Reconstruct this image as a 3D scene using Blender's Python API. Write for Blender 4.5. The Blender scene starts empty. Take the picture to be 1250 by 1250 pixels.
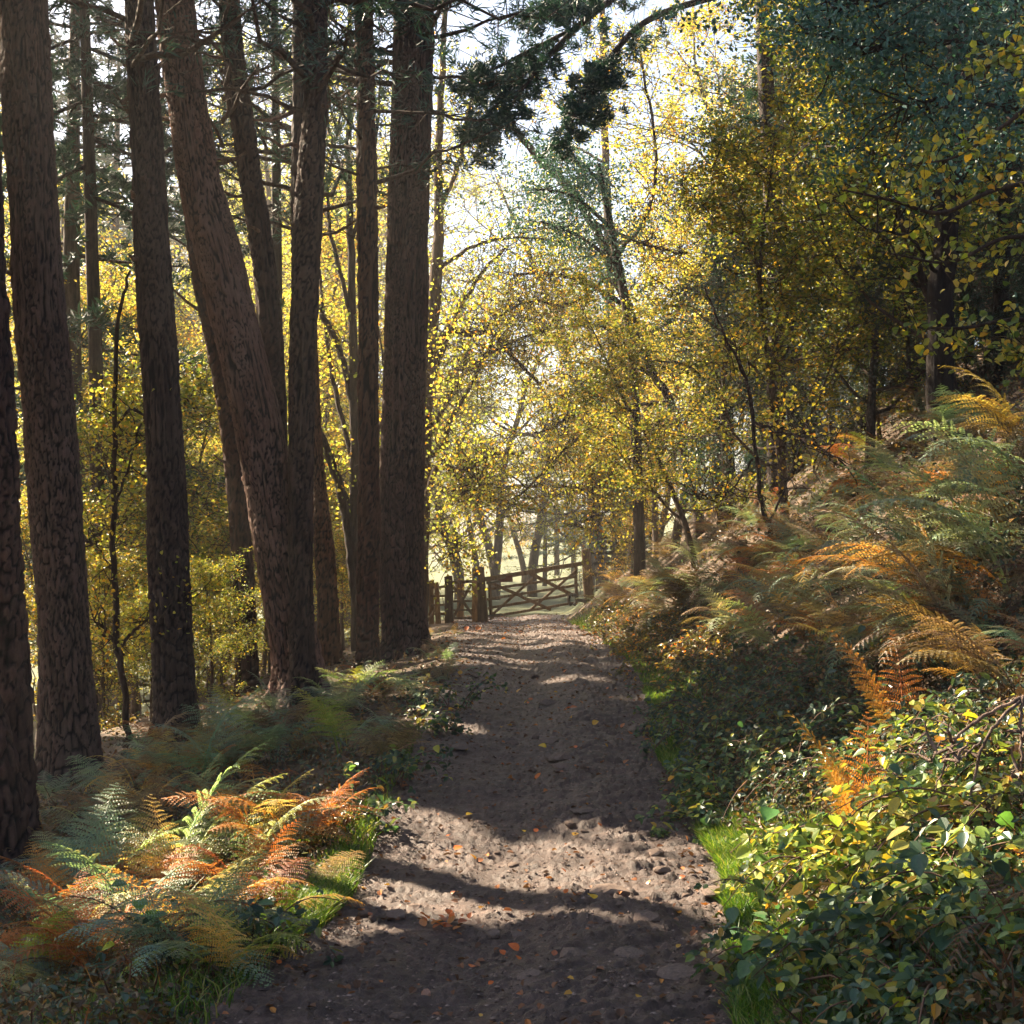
import bpy, math, random
import numpy as np
from mathutils import Vector, Matrix

random.seed(7); RNG = np.random.default_rng(7)
SC = bpy.context.scene
COL = SC.collection
F = 1750.0; HZ = 700.0; EYE = 1.8            # focal length in photo pixels, horizon row, eye height
SUN_AZ = math.radians(52)                    # degrees left of the view direction
SUN_EL = math.radians(37)

# ------------------------------------------------------------------ camera, sky, sun, exposure
cam_d = bpy.data.cameras.new('camera'); cam = bpy.data.objects.new('camera', cam_d); COL.objects.link(cam)
cam.location = (0, 0, EYE); cam.rotation_euler = (math.radians(90), 0, 0)
cam_d.sensor_width = 36; cam_d.lens = 36 * F / 1250; cam_d.shift_y = 75 / 1250
cam_d.clip_start = 0.1; cam_d.clip_end = 2000
SC.camera = cam
world = bpy.data.worlds.new('World'); SC.world = world; world.use_nodes = True
wn = world.node_tree
sky = wn.nodes.new('ShaderNodeTexSky'); sky.sky_type = 'NISHITA'; sky.sun_disc = False
sky.sun_elevation = SUN_EL; sky.sun_rotation = -SUN_AZ; sky.dust_density = 3.0; sky.air_density = 1.0
wn.links.new(sky.outputs[0], wn.nodes['Background'].inputs[0]); wn.nodes['Background'].inputs[1].default_value = 0.05
SUN = Vector((-math.sin(SUN_AZ) * math.cos(SUN_EL), math.cos(SUN_AZ) * math.cos(SUN_EL), math.sin(SUN_EL)))
sl = bpy.data.lights.new('sun', 'SUN'); sl.energy = 5.0; sl.angle = math.radians(0.55); sl.color = (1.0, 0.84, 0.62)
so = bpy.data.objects.new('sun', sl); COL.objects.link(so)
so.rotation_euler = SUN.to_track_quat('Z', 'Y').to_euler()
SC.view_settings.view_transform = 'Standard'; SC.view_settings.look = 'None'
SC.view_settings.exposure = 2.55; SC.view_settings.gamma = 1; SC.view_settings.use_curve_mapping = False
cy = SC.cycles
cy.max_bounces = 6; cy.diffuse_bounces = 3; cy.glossy_bounces = 2; cy.transmission_bounces = 4; cy.volume_bounces = 0
cy.transparent_max_bounces = 4; cy.use_denoising = True; cy.sample_clamp_indirect = 4
cy.use_adaptive_sampling = True; cy.adaptive_threshold = 0.02

# ------------------------------------------------------------------ numeric helpers
def h2(ix, iy, s):
    n = (ix.astype(np.int64) * 374761393 + iy.astype(np.int64) * 668265263 + s * 974711) & 0x7fffffff
    n = (n ^ (n >> 13)) * 1274126177 & 0x7fffffff
    return ((n ^ (n >> 16)) & 0xffff) / 65535.0
def vn(x, y, s=0):
    x = np.asarray(x, float); y = np.asarray(y, float)
    ix = np.floor(x); iy = np.floor(y); fx = x - ix; fy = y - iy
    fx = fx * fx * (3 - 2 * fx); fy = fy * fy * (3 - 2 * fy)
    a = h2(ix, iy, s); b = h2(ix + 1, iy, s); c = h2(ix, iy + 1, s); d = h2(ix + 1, iy + 1, s)
    return (a + (b - a) * fx) * (1 - fy) + (c + (d - c) * fx) * fy - 0.5
def fbm(x, y, s=0, o=4):
    r = 0; a = 1
    for k in range(o):
        r = r + a * vn(x * 2 ** k, y * 2 ** k, s + k * 17); a *= 0.5
    return r
def worley(u, v, s=0, wrap=None):
    """distance to nearest and second nearest jittered point, and the id of the nearest"""
    iu = np.floor(u); iv = np.floor(v); f1 = np.full(np.shape(u), 9.0); f2 = f1.copy(); cid = np.zeros(np.shape(u))
    for du in (-1, 0, 1):
        for dv in (-1, 0, 1):
            cu = iu + du; cv = iv + dv; hu = np.mod(cu, wrap) if wrap else cu
            d = np.hypot(cu + 0.1 + 0.8 * h2(hu, cv, s) - u, cv + 0.1 + 0.8 * h2(hu, cv, s + 5) - v)
            q = h2(hu, cv, s + 9); near = d < f1
            f2 = np.where(near, f1, np.minimum(f2, d)); cid = np.where(near, q, cid); f1 = np.minimum(f1, d)
    return f1, f2, cid
def sstep(a, b, x):
    t = np.clip((x - a) / (b - a), 0, 1); return t * t * (3 - 2 * t)

# ------------------------------------------------------------------ the lie of the land
KY = np.array([-20, 0, 5.75, 8.6, 12.9, 19.4, 30, 41, 60, 90, 130, 200, 300.])
KZ = np.array([.2, .05, 0, -.10, .30, .66, .60, .42, .40, .2, 2, 7, 9.])
KX = np.array([-.4, -.3, -.15, .15, .26, .42, .25, .05, .6, 1, 1, 1, 1.])
KW = np.array([1.1, 1.1, 1.12, 1.1, 1.12, 1.15, 1.3, 1.5, 1.6, 1.6, 1.6, 1.6, 1.6])
def smooth_interp(y, K):
    return (np.interp(y - 1, KY, K) + np.interp(y, KY, K) + np.interp(y + 1, KY, K)) / 3
def edges(y):
    c = smooth_interp(y, KX); w = smooth_interp(y, KW)
    return c - w + 0.15 * vn(y * 1.1, y * 0 + 3, 5) , c + w + 0.2 * vn(y * .9, y * 0 + 8, 6)
def base_h(x, y):
    x = np.asarray(x, float); y = np.asarray(y, float)
    z = smooth_interp(y, KZ); l, r = edges(y)
    s = np.maximum(x - r, 0); t = np.maximum(l - x, 0)
    far = sstep(46, 70, y)
    bank = 0.84 * (s * s / (s + 0.3)) - 0.36 * np.maximum(s - 6, 0)
    bank = bank * (1 - far) + far * 0.22 * s
    drop = -0.24 * np.maximum(t - .3, 0) - 0.2 * np.maximum(t - 5, 0) + 0.32 * np.maximum(t - 22, 0)
    bank = np.minimum(bank, 9)
    drop = np.clip(drop, -8, 6) * (1 - .5 * far)
    return z + bank + drop
def ground_h(x, y):
    l, r = edges(y); off = sstep(0, .8, np.maximum(x - r, l - x))
    return base_h(x, y) + off * (0.16 * fbm(np.asarray(x) * .9, np.asarray(y) * .9, 2))
def gh(x, y): return float(ground_h(np.array([x]), np.array([y]))[0])
def P(px, py, d): return Vector(((px - 625) * d / F, d, EYE - (py - HZ) * d / F))
def hit(px, py):
    d = np.arange(4.0, 120, 0.05); x = (px - 625) * d / F; z = EYE - (py - HZ) * d / F
    k = np.nonzero(z < ground_h(x, d))[0]
    d0 = d[k[0]] if len(k) else 60.0
    x0 = (px - 625) * d0 / F
    return Vector((x0, d0, gh(x0, d0)))

# ------------------------------------------------------------------ mesh helpers
def mesh(name, V, faces, mat=None, smooth=True):
    """faces: list of (k, array[n,k])"""
    V = np.asarray(V, np.float32)
    me = bpy.data.meshes.new(name)
    faces = [np.asarray(f, np.int32) for f in faces if len(f)]
    loops = np.concatenate([f.ravel() for f in faces]); tot = np.concatenate([np.full(len(f), f.shape[1], np.int32) for f in faces])
    start = np.concatenate([[0], np.cumsum(tot)[:-1]]).astype(np.int32)
    me.vertices.add(len(V)); me.vertices.foreach_set('co', V.ravel())
    me.loops.add(len(loops)); me.loops.foreach_set('vertex_index', loops)
    me.polygons.add(len(tot)); me.polygons.foreach_set('loop_start', start); me.polygons.foreach_set('loop_total', tot)
    me.polygons.foreach_set('use_smooth', np.full(len(tot), smooth, bool))
    me.update(calc_edges=True)
    if mat: me.materials.append(mat)
    return me
def link(name, data, parent=None, color=None, **props):
    o = bpy.data.objects.new(name, data); COL.objects.link(o); o.parent = parent
    if color: o.color = (*color, 1)
    for k, v in props.items():
        if v: o[k] = v
    return o
def thing(name, label, cat, loc=(0, 0, 0), rz=0, group=None, scale=1):
    o = link(name, None, label=label, category=cat, group=group); o.location = loc; o.rotation_euler = (0, 0, rz); o.scale = (scale,) * 3
    o.empty_display_size = .1
    return o
class MB:
    def __init__(s): s.v = []; s.q = []; s.t = []; s.n = 0
    def add(s, V, q=None, t=None):
        V = np.asarray(V, float)
        if q is not None and len(q): s.q.append(np.asarray(q) + s.n)
        if t is not None and len(t): s.t.append(np.asarray(t) + s.n)
        s.v.append(V); s.n += len(V)
    def tube(s, pts, rad, n=6, cap=True):
        pts = np.asarray(pts, float); m = len(pts); rad = np.broadcast_to(rad, (m,))
        T = np.gradient(pts, axis=0); T /= np.linalg.norm(T, axis=1)[:, None] + 1e-9
        ref = np.array([1., 0, 0]) if abs(T[0][0]) < .8 else np.array([0, 1., 0])
        A = np.cross(T, ref); A /= np.linalg.norm(A, axis=1)[:, None] + 1e-9; B = np.cross(T, A)
        th = np.linspace(0, 2 * np.pi, n, endpoint=False)
        V = pts[:, None] + rad[:, None, None] * (np.cos(th)[None, :, None] * A[:, None] + np.sin(th)[None, :, None] * B[:, None])
        i = np.arange(m - 1)[:, None] * n; j = np.arange(n)[None]; k = (j + 1) % n
        q = np.stack([i + j, i + k, i + n + k, i + n + j], -1).reshape(-1, 4)
        V = V.reshape(-1, 3); t = None
        if cap:
            V = np.vstack([V, pts[0], pts[-1]]); jj = np.arange(n); kk = (jj + 1) % n
            t = np.vstack([np.stack([kk, jj, np.full(n, m * n)], -1), np.stack([jj + (m - 1) * n, kk + (m - 1) * n, np.full(n, m * n + 1)], -1)])
        s.add(V, q, t)
    def beam(s, p0, p1, w, h, up=(0, 0, 1), j=0.0):
        p0 = np.array(p0, float); p1 = np.array(p1, float); d = p1 - p0; L = np.linalg.norm(d); d /= L
        u = np.array(up, float); a = np.cross(d, u); a /= np.linalg.norm(a) + 1e-9; b = np.cross(a, d)
        m = max(2, int(L / .25) + 1); V = []; bev = min(w, h) * .18
        for k in range(m):
            c = p0 + d * L * k / (m - 1) + (a + b) * random.uniform(-j, j); ww = w / 2 * (1 + random.uniform(-j, j) * 3); hh = h / 2 * (1 + random.uniform(-j, j) * 3)
            for sx, sy in ((1, .0), (1, 1), (-1, 1), (-1, 0), (-1, 0), (-1, -1), (1, -1), (1, 0)): pass
            for x, y in ((ww, hh - bev), (ww - bev, hh), (-ww + bev, hh), (-ww, hh - bev), (-ww, -hh + bev), (-ww + bev, -hh), (ww - bev, -hh), (ww, -hh + bev)):
                V.append(c + a * x + b * y)
        i = np.arange(m - 1)[:, None] * 8; jx = np.arange(8)[None]; kx = (jx + 1) % 8
        q = np.stack([i + jx, i + kx, i + 8 + kx, i + 8 + jx], -1).reshape(-1, 4)
        V.append(p0); V.append(p1); jj = np.arange(8); kk = (jj + 1) % 8
        t = np.vstack([np.stack([kk, jj, np.full(8, m * 8)], -1), np.stack([jj + (m - 1) * 8, kk + (m - 1) * 8, np.full(8, m * 8 + 1)], -1)])
        s.add(V, q, t)
    def cards(s, C, D, N, L, W, fold=.25):
        """kite-shaped leaves: centre C, along D, normal N, length L, width W"""
        C = np.asarray(C); n = len(C); D = D / (np.linalg.norm(D, axis=1)[:, None] + 1e-9)
        S = np.cross(D, N); S /= np.linalg.norm(S, axis=1)[:, None] + 1e-9; N = np.cross(S, D)
        L = np.broadcast_to(L, (n,))[:, None]; W = np.broadcast_to(W, (n,))[:, None]
        V = np.stack([C - D * L * .5, C - D * L * .02 + S * W * .5 + N * W * fold, C + D * L * .5, C - D * L * .02 - S * W * .5 + N * W * fold], 1).reshape(-1, 3)
        s.add(V, (np.arange(n)[:, None] * 4 + np.arange(4)[None]))
    def leaves6(s, C, D, N, L, W, fold=.2):
        """rounder leaves folded at the midrib: two quads each"""
        C = np.asarray(C); n = len(C); D = D / (np.linalg.norm(D, axis=1)[:, None] + 1e-9)
        S = np.cross(D, N); S /= np.linalg.norm(S, axis=1)[:, None] + 1e-9; N = np.cross(S, D)
        L = np.broadcast_to(L, (n,))[:, None]; W = np.broadcast_to(W, (n,))[:, None]
        V = np.stack([C - D * L * .5, C - D * L * .22 + S * W * .48 + N * W * fold, C + D * L * .2 + S * W * .4 + N * W * fold * .7, C + D * L * .5 - N * L * .1,
                      C + D * L * .2 - S * W * .4 + N * W * fold * .7, C - D * L * .22 - S * W * .48 + N * W * fold], 1).reshape(-1, 3)
        b = np.arange(n)[:, None] * 6
        s.add(V, np.vstack([b + np.array([[0, 1, 2, 3]]), b + np.array([[0, 3, 4, 5]])]))
    def mesh(s, name, mat, smooth=True):
        V = np.vstack(s.v); fs = []
        if s.q: fs.append(np.vstack(s.q))
        if s.t: fs.append(np.vstack(s.t))
        return mesh(name, V, fs, mat, smooth)
    def obj(s, name, mat, parent=None, smooth=True, color=None, **props):
        return link(name, s.mesh(name, mat, smooth), parent, color, **props)
def rdir(n, rng=RNG):
    v = rng.normal(size=(n, 3)); return v / np.linalg.norm(v, axis=1)[:, None]

# ------------------------------------------------------------------ materials
def nt(name):
    m = bpy.data.materials.new(name); m.use_nodes = True; t = m.node_tree; t.nodes.clear()
    out = t.nodes.new('ShaderNodeOutputMaterial'); return m, t, out
def N(t, typ, **kw):
    n = t.nodes.new(typ)
    for k, v in kw.items():
        if k in n.inputs.keys(): n.inputs[k].default_value = v
        else: setattr(n, k, v)
    return n
def ramp(t, stops, fac, interp='LINEAR'):
    r = t.nodes.new('ShaderNodeValToRGB'); r.color_ramp.interpolation = interp; e = r.color_ramp.elements
    while len(e) < len(stops): e.new(.5)
    for k, (p, c) in enumerate(stops): e[k].position = p; e[k].color = (*c, 1)
    t.links.new(fac, r.inputs[0]); return r.outputs[0]
def mixc(t, fac, a, b, mode='MIX'):
    m = t.nodes.new('ShaderNodeMix'); m.data_type = 'RGBA'; m.blend_type = mode
    for s, v in ((0, fac), (6, a), (7, b)):
        if isinstance(v, (int, float)): m.inputs[s].default_value = v
        elif isinstance(v, tuple): m.inputs[s].default_value = (*v, 1)
        else: t.links.new(v, m.inputs[s])
    return m.outputs[2]
def noise(t, scale, detail=4, vec=None, rough=.6):
    n = N(t, 'ShaderNodeTexNoise', Scale=scale, Detail=detail, Roughness=rough)
    if vec: t.links.new(vec, n.inputs['Vector'])
    return n.outputs[0]
def mapped(t, scale=(1, 1, 1), kind='Object'):
    c = t.nodes.new('ShaderNodeTexCoord'); m = t.nodes.new('ShaderNodeMapping'); m.inputs['Scale'].default_value = scale
    t.links.new(c.outputs[kind], m.inputs[0]); return m.outputs[0]
def leaf_mat(name, stops, trans=.45, rough=.45, spec=.4, tint=(1.15, 1.05, .5)):
    m, t, out = nt(name); L = t.links.new
    g = t.nodes.new('ShaderNodeNewGeometry'); oi = t.nodes.new('ShaderNodeObjectInfo')
    c = ramp(t, stops, g.outputs['Random Per Island'])
    c = mixc(t, 1.0, c, oi.outputs['Color'], 'MULTIPLY')
    p = N(t, 'ShaderNodeBsdfPrincipled', Roughness=rough); p.inputs['Specular IOR Level'].default_value = spec
    L(c, p.inputs['Base Color'])
    tr = t.nodes.new('ShaderNodeBsdfTranslucent'); L(mixc(t, 1.0, c, tint, 'MULTIPLY'), tr.inputs[0])
    mx = t.nodes.new('ShaderNodeMixShader'); mx.inputs[0].default_value = trans
    L(p.outputs[0], mx.inputs[1]); L(tr.outputs[0], mx.inputs[2]); L(mx.outputs[0], out.inputs[0]); return m
def tint_leaf_mat(name, trans=.4, rough=.5, spec=.4, var=.35, tint=(1.4, 1.3, .6)):
    """the colour comes from the object, varied a little over its surface"""
    m, t, out = nt(name); L = t.links.new
    oi = t.nodes.new('ShaderNodeObjectInfo'); g = t.nodes.new('ShaderNodeNewGeometry')
    n = noise(t, 9, 3, mapped(t)); brown = ramp(t, [(.5, (0, 0, 0)), (.68, (.55, .55, .55))], noise(t, 3.2, 4, mapped(t)))
    v = ramp(t, [(.3, (1 - var, 1 - var, 1 - var * .9)), (.7, (1 + var, 1 + var * .8, 1 + var * .3))], n)
    c = mixc(t, 1.0, oi.outputs['Color'], v, 'MULTIPLY')
    if name == 'fern_frond': c = mixc(t, brown, c, (.23, .15, .07))
    p = N(t, 'ShaderNodeBsdfPrincipled', Roughness=rough); p.inputs['Specular IOR Level'].default_value = spec
    L(c, p.inputs['Base Color'])
    tr = t.nodes.new('ShaderNodeBsdfTranslucent'); L(mixc(t, 1.0, c, tint, 'MULTIPLY'), tr.inputs[0])
    mx = t.nodes.new('ShaderNodeMixShader'); mx.inputs[0].default_value = trans
    L(p.outputs[0], mx.inputs[1]); L(tr.outputs[0], mx.inputs[2]); L(mx.outputs[0], out.inputs[0]); return m
def solid_mat(name, stops, scale=(8, 8, 8), rough=.9, bump=.3, bdist=.02, nscale=1.0, usecol=False, spec=.3):
    m, t, out = nt(name); L = t.links.new; v = mapped(t, scale)
    n = noise(t, nscale, 8, v, .65); c = ramp(t, stops, n)
    if usecol:
        oi = t.nodes.new('ShaderNodeObjectInfo'); c = mixc(t, 1.0, c, oi.outputs['Color'], 'MULTIPLY')
    p = N(t, 'ShaderNodeBsdfPrincipled', Roughness=rough); p.inputs['Specular IOR Level'].default_value = spec
    L(c, p.inputs['Base Color']); b = N(t, 'ShaderNodeBump', Strength=bump, Distance=bdist)
    L(noise(t, nscale * 2.3, 8, v, .7), b.inputs['Height']); L(b.outputs[0], p.inputs['Normal']); L(p.outputs[0], out.inputs[0]); return m
def bark_mat(name, plate, crack, lichen, sc=1.0):
    # the mesh carries 'crack' (0 in a fissure, 1 on a plate) and 'plate' (a number per plate)
    m, t, out = nt(name); L = t.links.new
    v = mapped(t, (30 * sc, 30 * sc, 9 * sc)); n1 = noise(t, 1.0, 8, v, .7)
    at = t.nodes.new('ShaderNodeAttribute'); at.attribute_name = 'crack'; cr = at.outputs['Fac']; ap = t.nodes.new('ShaderNodeAttribute'); ap.attribute_name = 'plate'
    big = noise(t, 1.3, 4, mapped(t, (1, 1, .5)), .6)
    col = ramp(t, [(.28, tuple(x * .5 for x in plate)), (.5, plate), (.75, tuple(min(1, x * 1.6) for x in plate))], n1)
    col = mixc(t, 1.0, col, ramp(t, [(0, (.6, .55, .52)), (.5, (.95, .95, .95)), (1, (1.35, 1.3, 1.28))], ap.outputs['Fac']), 'MULTIPLY')
    col = mixc(t, ramp(t, [(.5, (0, 0, 0)), (.7, (.6, .6, .6))], big), col, lichen)
    col = mixc(t, ramp(t, [(.1, (0, 0, 0)), (.7, (1, 1, 1))], cr), crack, col)
    oi = t.nodes.new('ShaderNodeObjectInfo'); col = mixc(t, 1.0, col, oi.outputs['Color'], 'MULTIPLY')
    p = N(t, 'ShaderNodeBsdfPrincipled', Roughness=.85); p.inputs['Specular IOR Level'].default_value = .25; L(col, p.inputs['Base Color'])
    hgt = mixc(t, .6, cr, noise(t, 1.6, 10, v, .75))
    b = N(t, 'ShaderNodeBump', Strength=1.0, Distance=.03); L(hgt, b.inputs['Height']); L(b.outputs[0], p.inputs['Normal']); L(p.outputs[0], out.inputs[0]); return m

M = {}
M['bark'] = bark_mat('pine_bark', (.088, .055, .044), (.007, .005, .004), (.13, .096, .08))
M['bark_far'] = solid_mat('branch_bark', [(.3, (.025, .019, .015)), (.5, (.085, .062, .05)), (.7, (.16, .125, .10))], (18, 18, 3.5), usecol=True, bump=.9, bdist=.05)
M['twig'] = solid_mat('cane', [(.3, (.07, .035, .025)), (.7, (.18, .11, .07))], (20, 20, 20))
M['wood'] = solid_mat('weathered_wood', [(.25, (.06, .038, .022)), (.5, (.14, .09, .05)), (.75, (.26, .18, .11))], (14, 14, 3), bump=.5, usecol=True)
M['stone'] = solid_mat('path_stone', [(.3, (.13, .115, .105)), (.55, (.24, .21, .19)), (.75, (.36, .31, .27))], (7, 7, 7), bump=.5, usecol=True)
M['rust'] = solid_mat('rusty_plate', [(.3, (.10, .03, .02)), (.7, (.22, .07, .04))], (20, 20, 20))
M['metal'] = solid_mat('dark_iron', [(.3, (.04, .035, .03)), (.7, (.10, .08, .06))], (30, 30, 30), rough=.6)
M['disc'] = solid_mat('blue_disc', [(.3, (.03, .16, .34)), (.7, (.05, .25, .45))], (30, 30, 30), rough=.5)
M['orange_disc'] = solid_mat('yellow_disc', [(.3, (.6, .4, .03)), (.7, (.8, .55, .05))], (30, 30, 30), rough=.5)
M['autumn'] = leaf_mat('autumn_leaf', [(0, (.16, .23, .055)), (.4, (.36, .41, .11)), (.75, (.52, .47, .14)), (.92, (.56, .37, .07)), (1, (.44, .2, .05))], trans=.68)
M['oakleaf'] = leaf_mat('oak_leaf', [(0, (.20, .28, .07)), (.5, (.40, .45, .12)), (.88, (.54, .50, .13)), (1, (.54, .3, .06))], trans=.68)
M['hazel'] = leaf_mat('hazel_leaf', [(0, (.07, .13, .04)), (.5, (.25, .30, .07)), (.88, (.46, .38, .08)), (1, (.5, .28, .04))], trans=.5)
M['holly'] = leaf_mat('holly_leaf', [(0, (.025, .06, .045)), (.6, (.05, .10, .075)), (1, (.09, .14, .10))], trans=.15, rough=.5, spec=.35, tint=(1, 1.1, .5))
M['needle'] = leaf_mat('pine_needle', [(0, (.02, .045, .035)), (.6, (.04, .085, .065)), (1, (.07, .12, .085))], trans=.2, rough=.5, tint=(1, 1.1, .6))
M['bramble'] = leaf_mat('bramble_leaf', [(0, (.04, .075, .06)), (.45, (.075, .13, .095)), (.72, (.13, .19, .09)), (.88, (.27, .28, .09)), (1, (.40, .24, .08))], trans=.45, rough=.36, spec=.55, tint=(1.4, 1.35, .6))
M['under'] = leaf_mat('undergrowth', [(0, (.05, .035, .02)), (.3, (.13, .075, .035)), (.55, (.05, .085, .06)), (.72, (.07, .12, .09)), (.88, (.22, .17, .08)), (1, (.30, .15, .05))], trans=.35)
M['litter'] = leaf_mat('fallen_leaf', [(0, (.08, .045, .03)), (.45, (.16, .085, .05)), (.8, (.28, .13, .07)), (.95, (.42, .16, .05)), (1, (.5, .3, .06))], trans=.15, rough=.8, spec=.2)
M['grass'] = leaf_mat('grass_blade', [(0, (.05, .10, .02)), (.55, (.10, .19, .03)), (.85, (.24, .28, .07)), (1, (.34, .27, .12))], trans=.5, tint=(1.1, 1.2, .4))
M['frond'] = tint_leaf_mat('fern_frond', trans=.42, rough=.5)
M['bigleaf'] = tint_leaf_mat('broad_leaf', trans=.42, rough=.35, spec=.5, var=.2)
M['gravel'] = leaf_mat('gravel', [(0, (.05, .034, .028)), (.6, (.13, .09, .07)), (1, (.30, .22, .18))], trans=0, rough=.85, spec=.3)

def ground_mat():
    m, t, out = nt('forest_floor'); L = t.links.new; v = mapped(t)
    c = ramp(t, [(.3, (.035, .024, .015)), (.5, (.08, .05, .03)), (.62, (.13, .075, .035)), (.75, (.07, .085, .035))], noise(t, 5, 8, v, .7))
    far = ramp(t, [(.35, (.05, .075, .03)), (.6, (.13, .13, .055))], noise(t, .6, 6, v))
    sp = t.nodes.new('ShaderNodeSeparateXYZ'); L(v, sp.inputs[0])
    mr = N(t, 'ShaderNodeMapRange'); mr.inputs[1].default_value = 42; mr.inputs[2].default_value = 50; L(sp.outputs[1], mr.inputs[0])
    c = mixc(t, mr.outputs[0], c, far)
    p = N(t, 'ShaderNodeBsdfPrincipled', Roughness=.95); L(c, p.inputs['Base Color'])
    b = N(t, 'ShaderNodeBump', Strength=.7, Distance=.04); L(noise(t, 22, 8, v, .7), b.inputs['Height']); L(b.outputs[0], p.inputs['Normal']); L(p.outputs[0], out.inputs[0]); return m
def path_mat():
    m, t, out = nt('trodden_earth'); L = t.links.new; v = mapped(t)
    c = ramp(t, [(.25, (.03, .017, .012)), (.5, (.085, .050, .037)), (.75, (.25, .165, .13))], noise(t, 7, 10, v, .72))
    fine = ramp(t, [(.3, (.6, .58, .56)), (.6, (1.0, 1.0, 1.0)), (.78, (1.7, 1.6, 1.5))], noise(t, 55, 5, v, .7))
    c = mixc(t, 1.0, c, fine, 'MULTIPLY')
    c = mixc(t, ramp(t, [(.45, (0, 0, 0)), (.7, (.5, .5, .5))], noise(t, 1.1, 3, v)), c, (.05, .032, .024))
    p = N(t, 'ShaderNodeBsdfPrincipled', Roughness=.52); p.inputs['Specular IOR Level'].default_value = .45; L(c, p.inputs['Base Color'])
    b = N(t, 'ShaderNodeBump', Strength=.9, Distance=.02); L(noise(t, 60, 8, v, .75), b.inputs['Height'])
    b2 = N(t, 'ShaderNodeBump', Strength=.5, Distance=.05); L(noise(t, 14, 6, v, .7), b2.inputs['Height']); L(b2.outputs[0], b.inputs['Normal'])
    L(b.outputs[0], p.inputs['Normal']); L(p.outputs[0], out.inputs[0]); return m
M['ground'] = ground_mat(); M['path'] = path_mat()

# ------------------------------------------------------------------ the setting: ground and path
def grid_mesh(name, xs, ys, zf, mat):
    X, Y = np.meshgrid(xs, ys); Z = zf(X, Y); m, n = X.shape
    i = np.arange(m - 1)[:, None] * n; j = np.arange(n - 1)[None]
    q = np.stack([i + j, i + j + 1, i + n + j + 1, i + n + j], -1).reshape(-1, 4)
    return mesh(name, np.stack([X, Y, Z], -1).reshape(-1, 3), [q], mat)
xs = np.sign(np.linspace(-1, 1, 260)) * (np.abs(np.linspace(-1, 1, 260)) ** 2.6) * 140
ys = np.concatenate([np.linspace(-40, 3, 20, endpoint=False), np.linspace(3, 30, 150, endpoint=False), np.linspace(30, 90, 90, endpoint=False), np.geomspace(90, 300, 40)])
def zg(X, Y):
    l, r = edges(Y); inside = np.minimum(X - l, r - X)
    return ground_h(X, Y) - .12 * sstep(-.1, .25, inside) * (Y < 48)
link('ground', grid_mesh('ground', xs, ys, zg, M['ground']), kind='structure')
def zpath(X, Y):
    l, r = edges(Y); c = (l + r) / 2; w = (r - l) / 2; u = (X - c) / w
    z = base_h(X, Y)
    z = z - .05 * np.exp(-((u + .15) / .35) ** 2) + .03 * np.exp(-((u - .35) / .25) ** 2)
    z = z + .06 * fbm(X * 1.8, Y * 1.8, 31, 3) + .012 * fbm(X * 8, Y * 11, 41, 4)
    a = .5; U = (X * math.cos(a) + Y * math.sin(a)) * 3; Vv = (-X * math.sin(a) + Y * math.cos(a)) * 8   # slanting bedrock ribs
    f1, f2, cid = worley(U + fbm(X * 3, Y * 3, 7, 2), Vv, 3)
    rock = (cid > .45) * sstep(.02, .4, f2 - f1) * (.3 + cid) * sstep(-.1, .5, u + .3 * vn(Y * .8, X * .8, 77))
    z = z + .024 * rock
    f1, f2, cid = worley(X * 17, Y * 17, 13); z = z + .016 * (cid > .5) * sstep(.05, .5, f2 - f1)
    return z + .006 * vn(X * 45, Y * 45, 3) - .22 * sstep(1.02, 1.28, np.abs(u)) + .004
pc = np.linspace(-1.9, 2.6, 300)
py_ = np.concatenate([np.linspace(2.5, 5, 30, endpoint=False), np.geomspace(5, 47, 620)])
link('path', grid_mesh('path', pc, py_, zpath, M['path']), kind='structure')
def pz(x, y): return float(zpath(np.array([x]), np.array([y]))[0])
def far_track(X, Y): return base_h(X, Y) + .02

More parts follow.
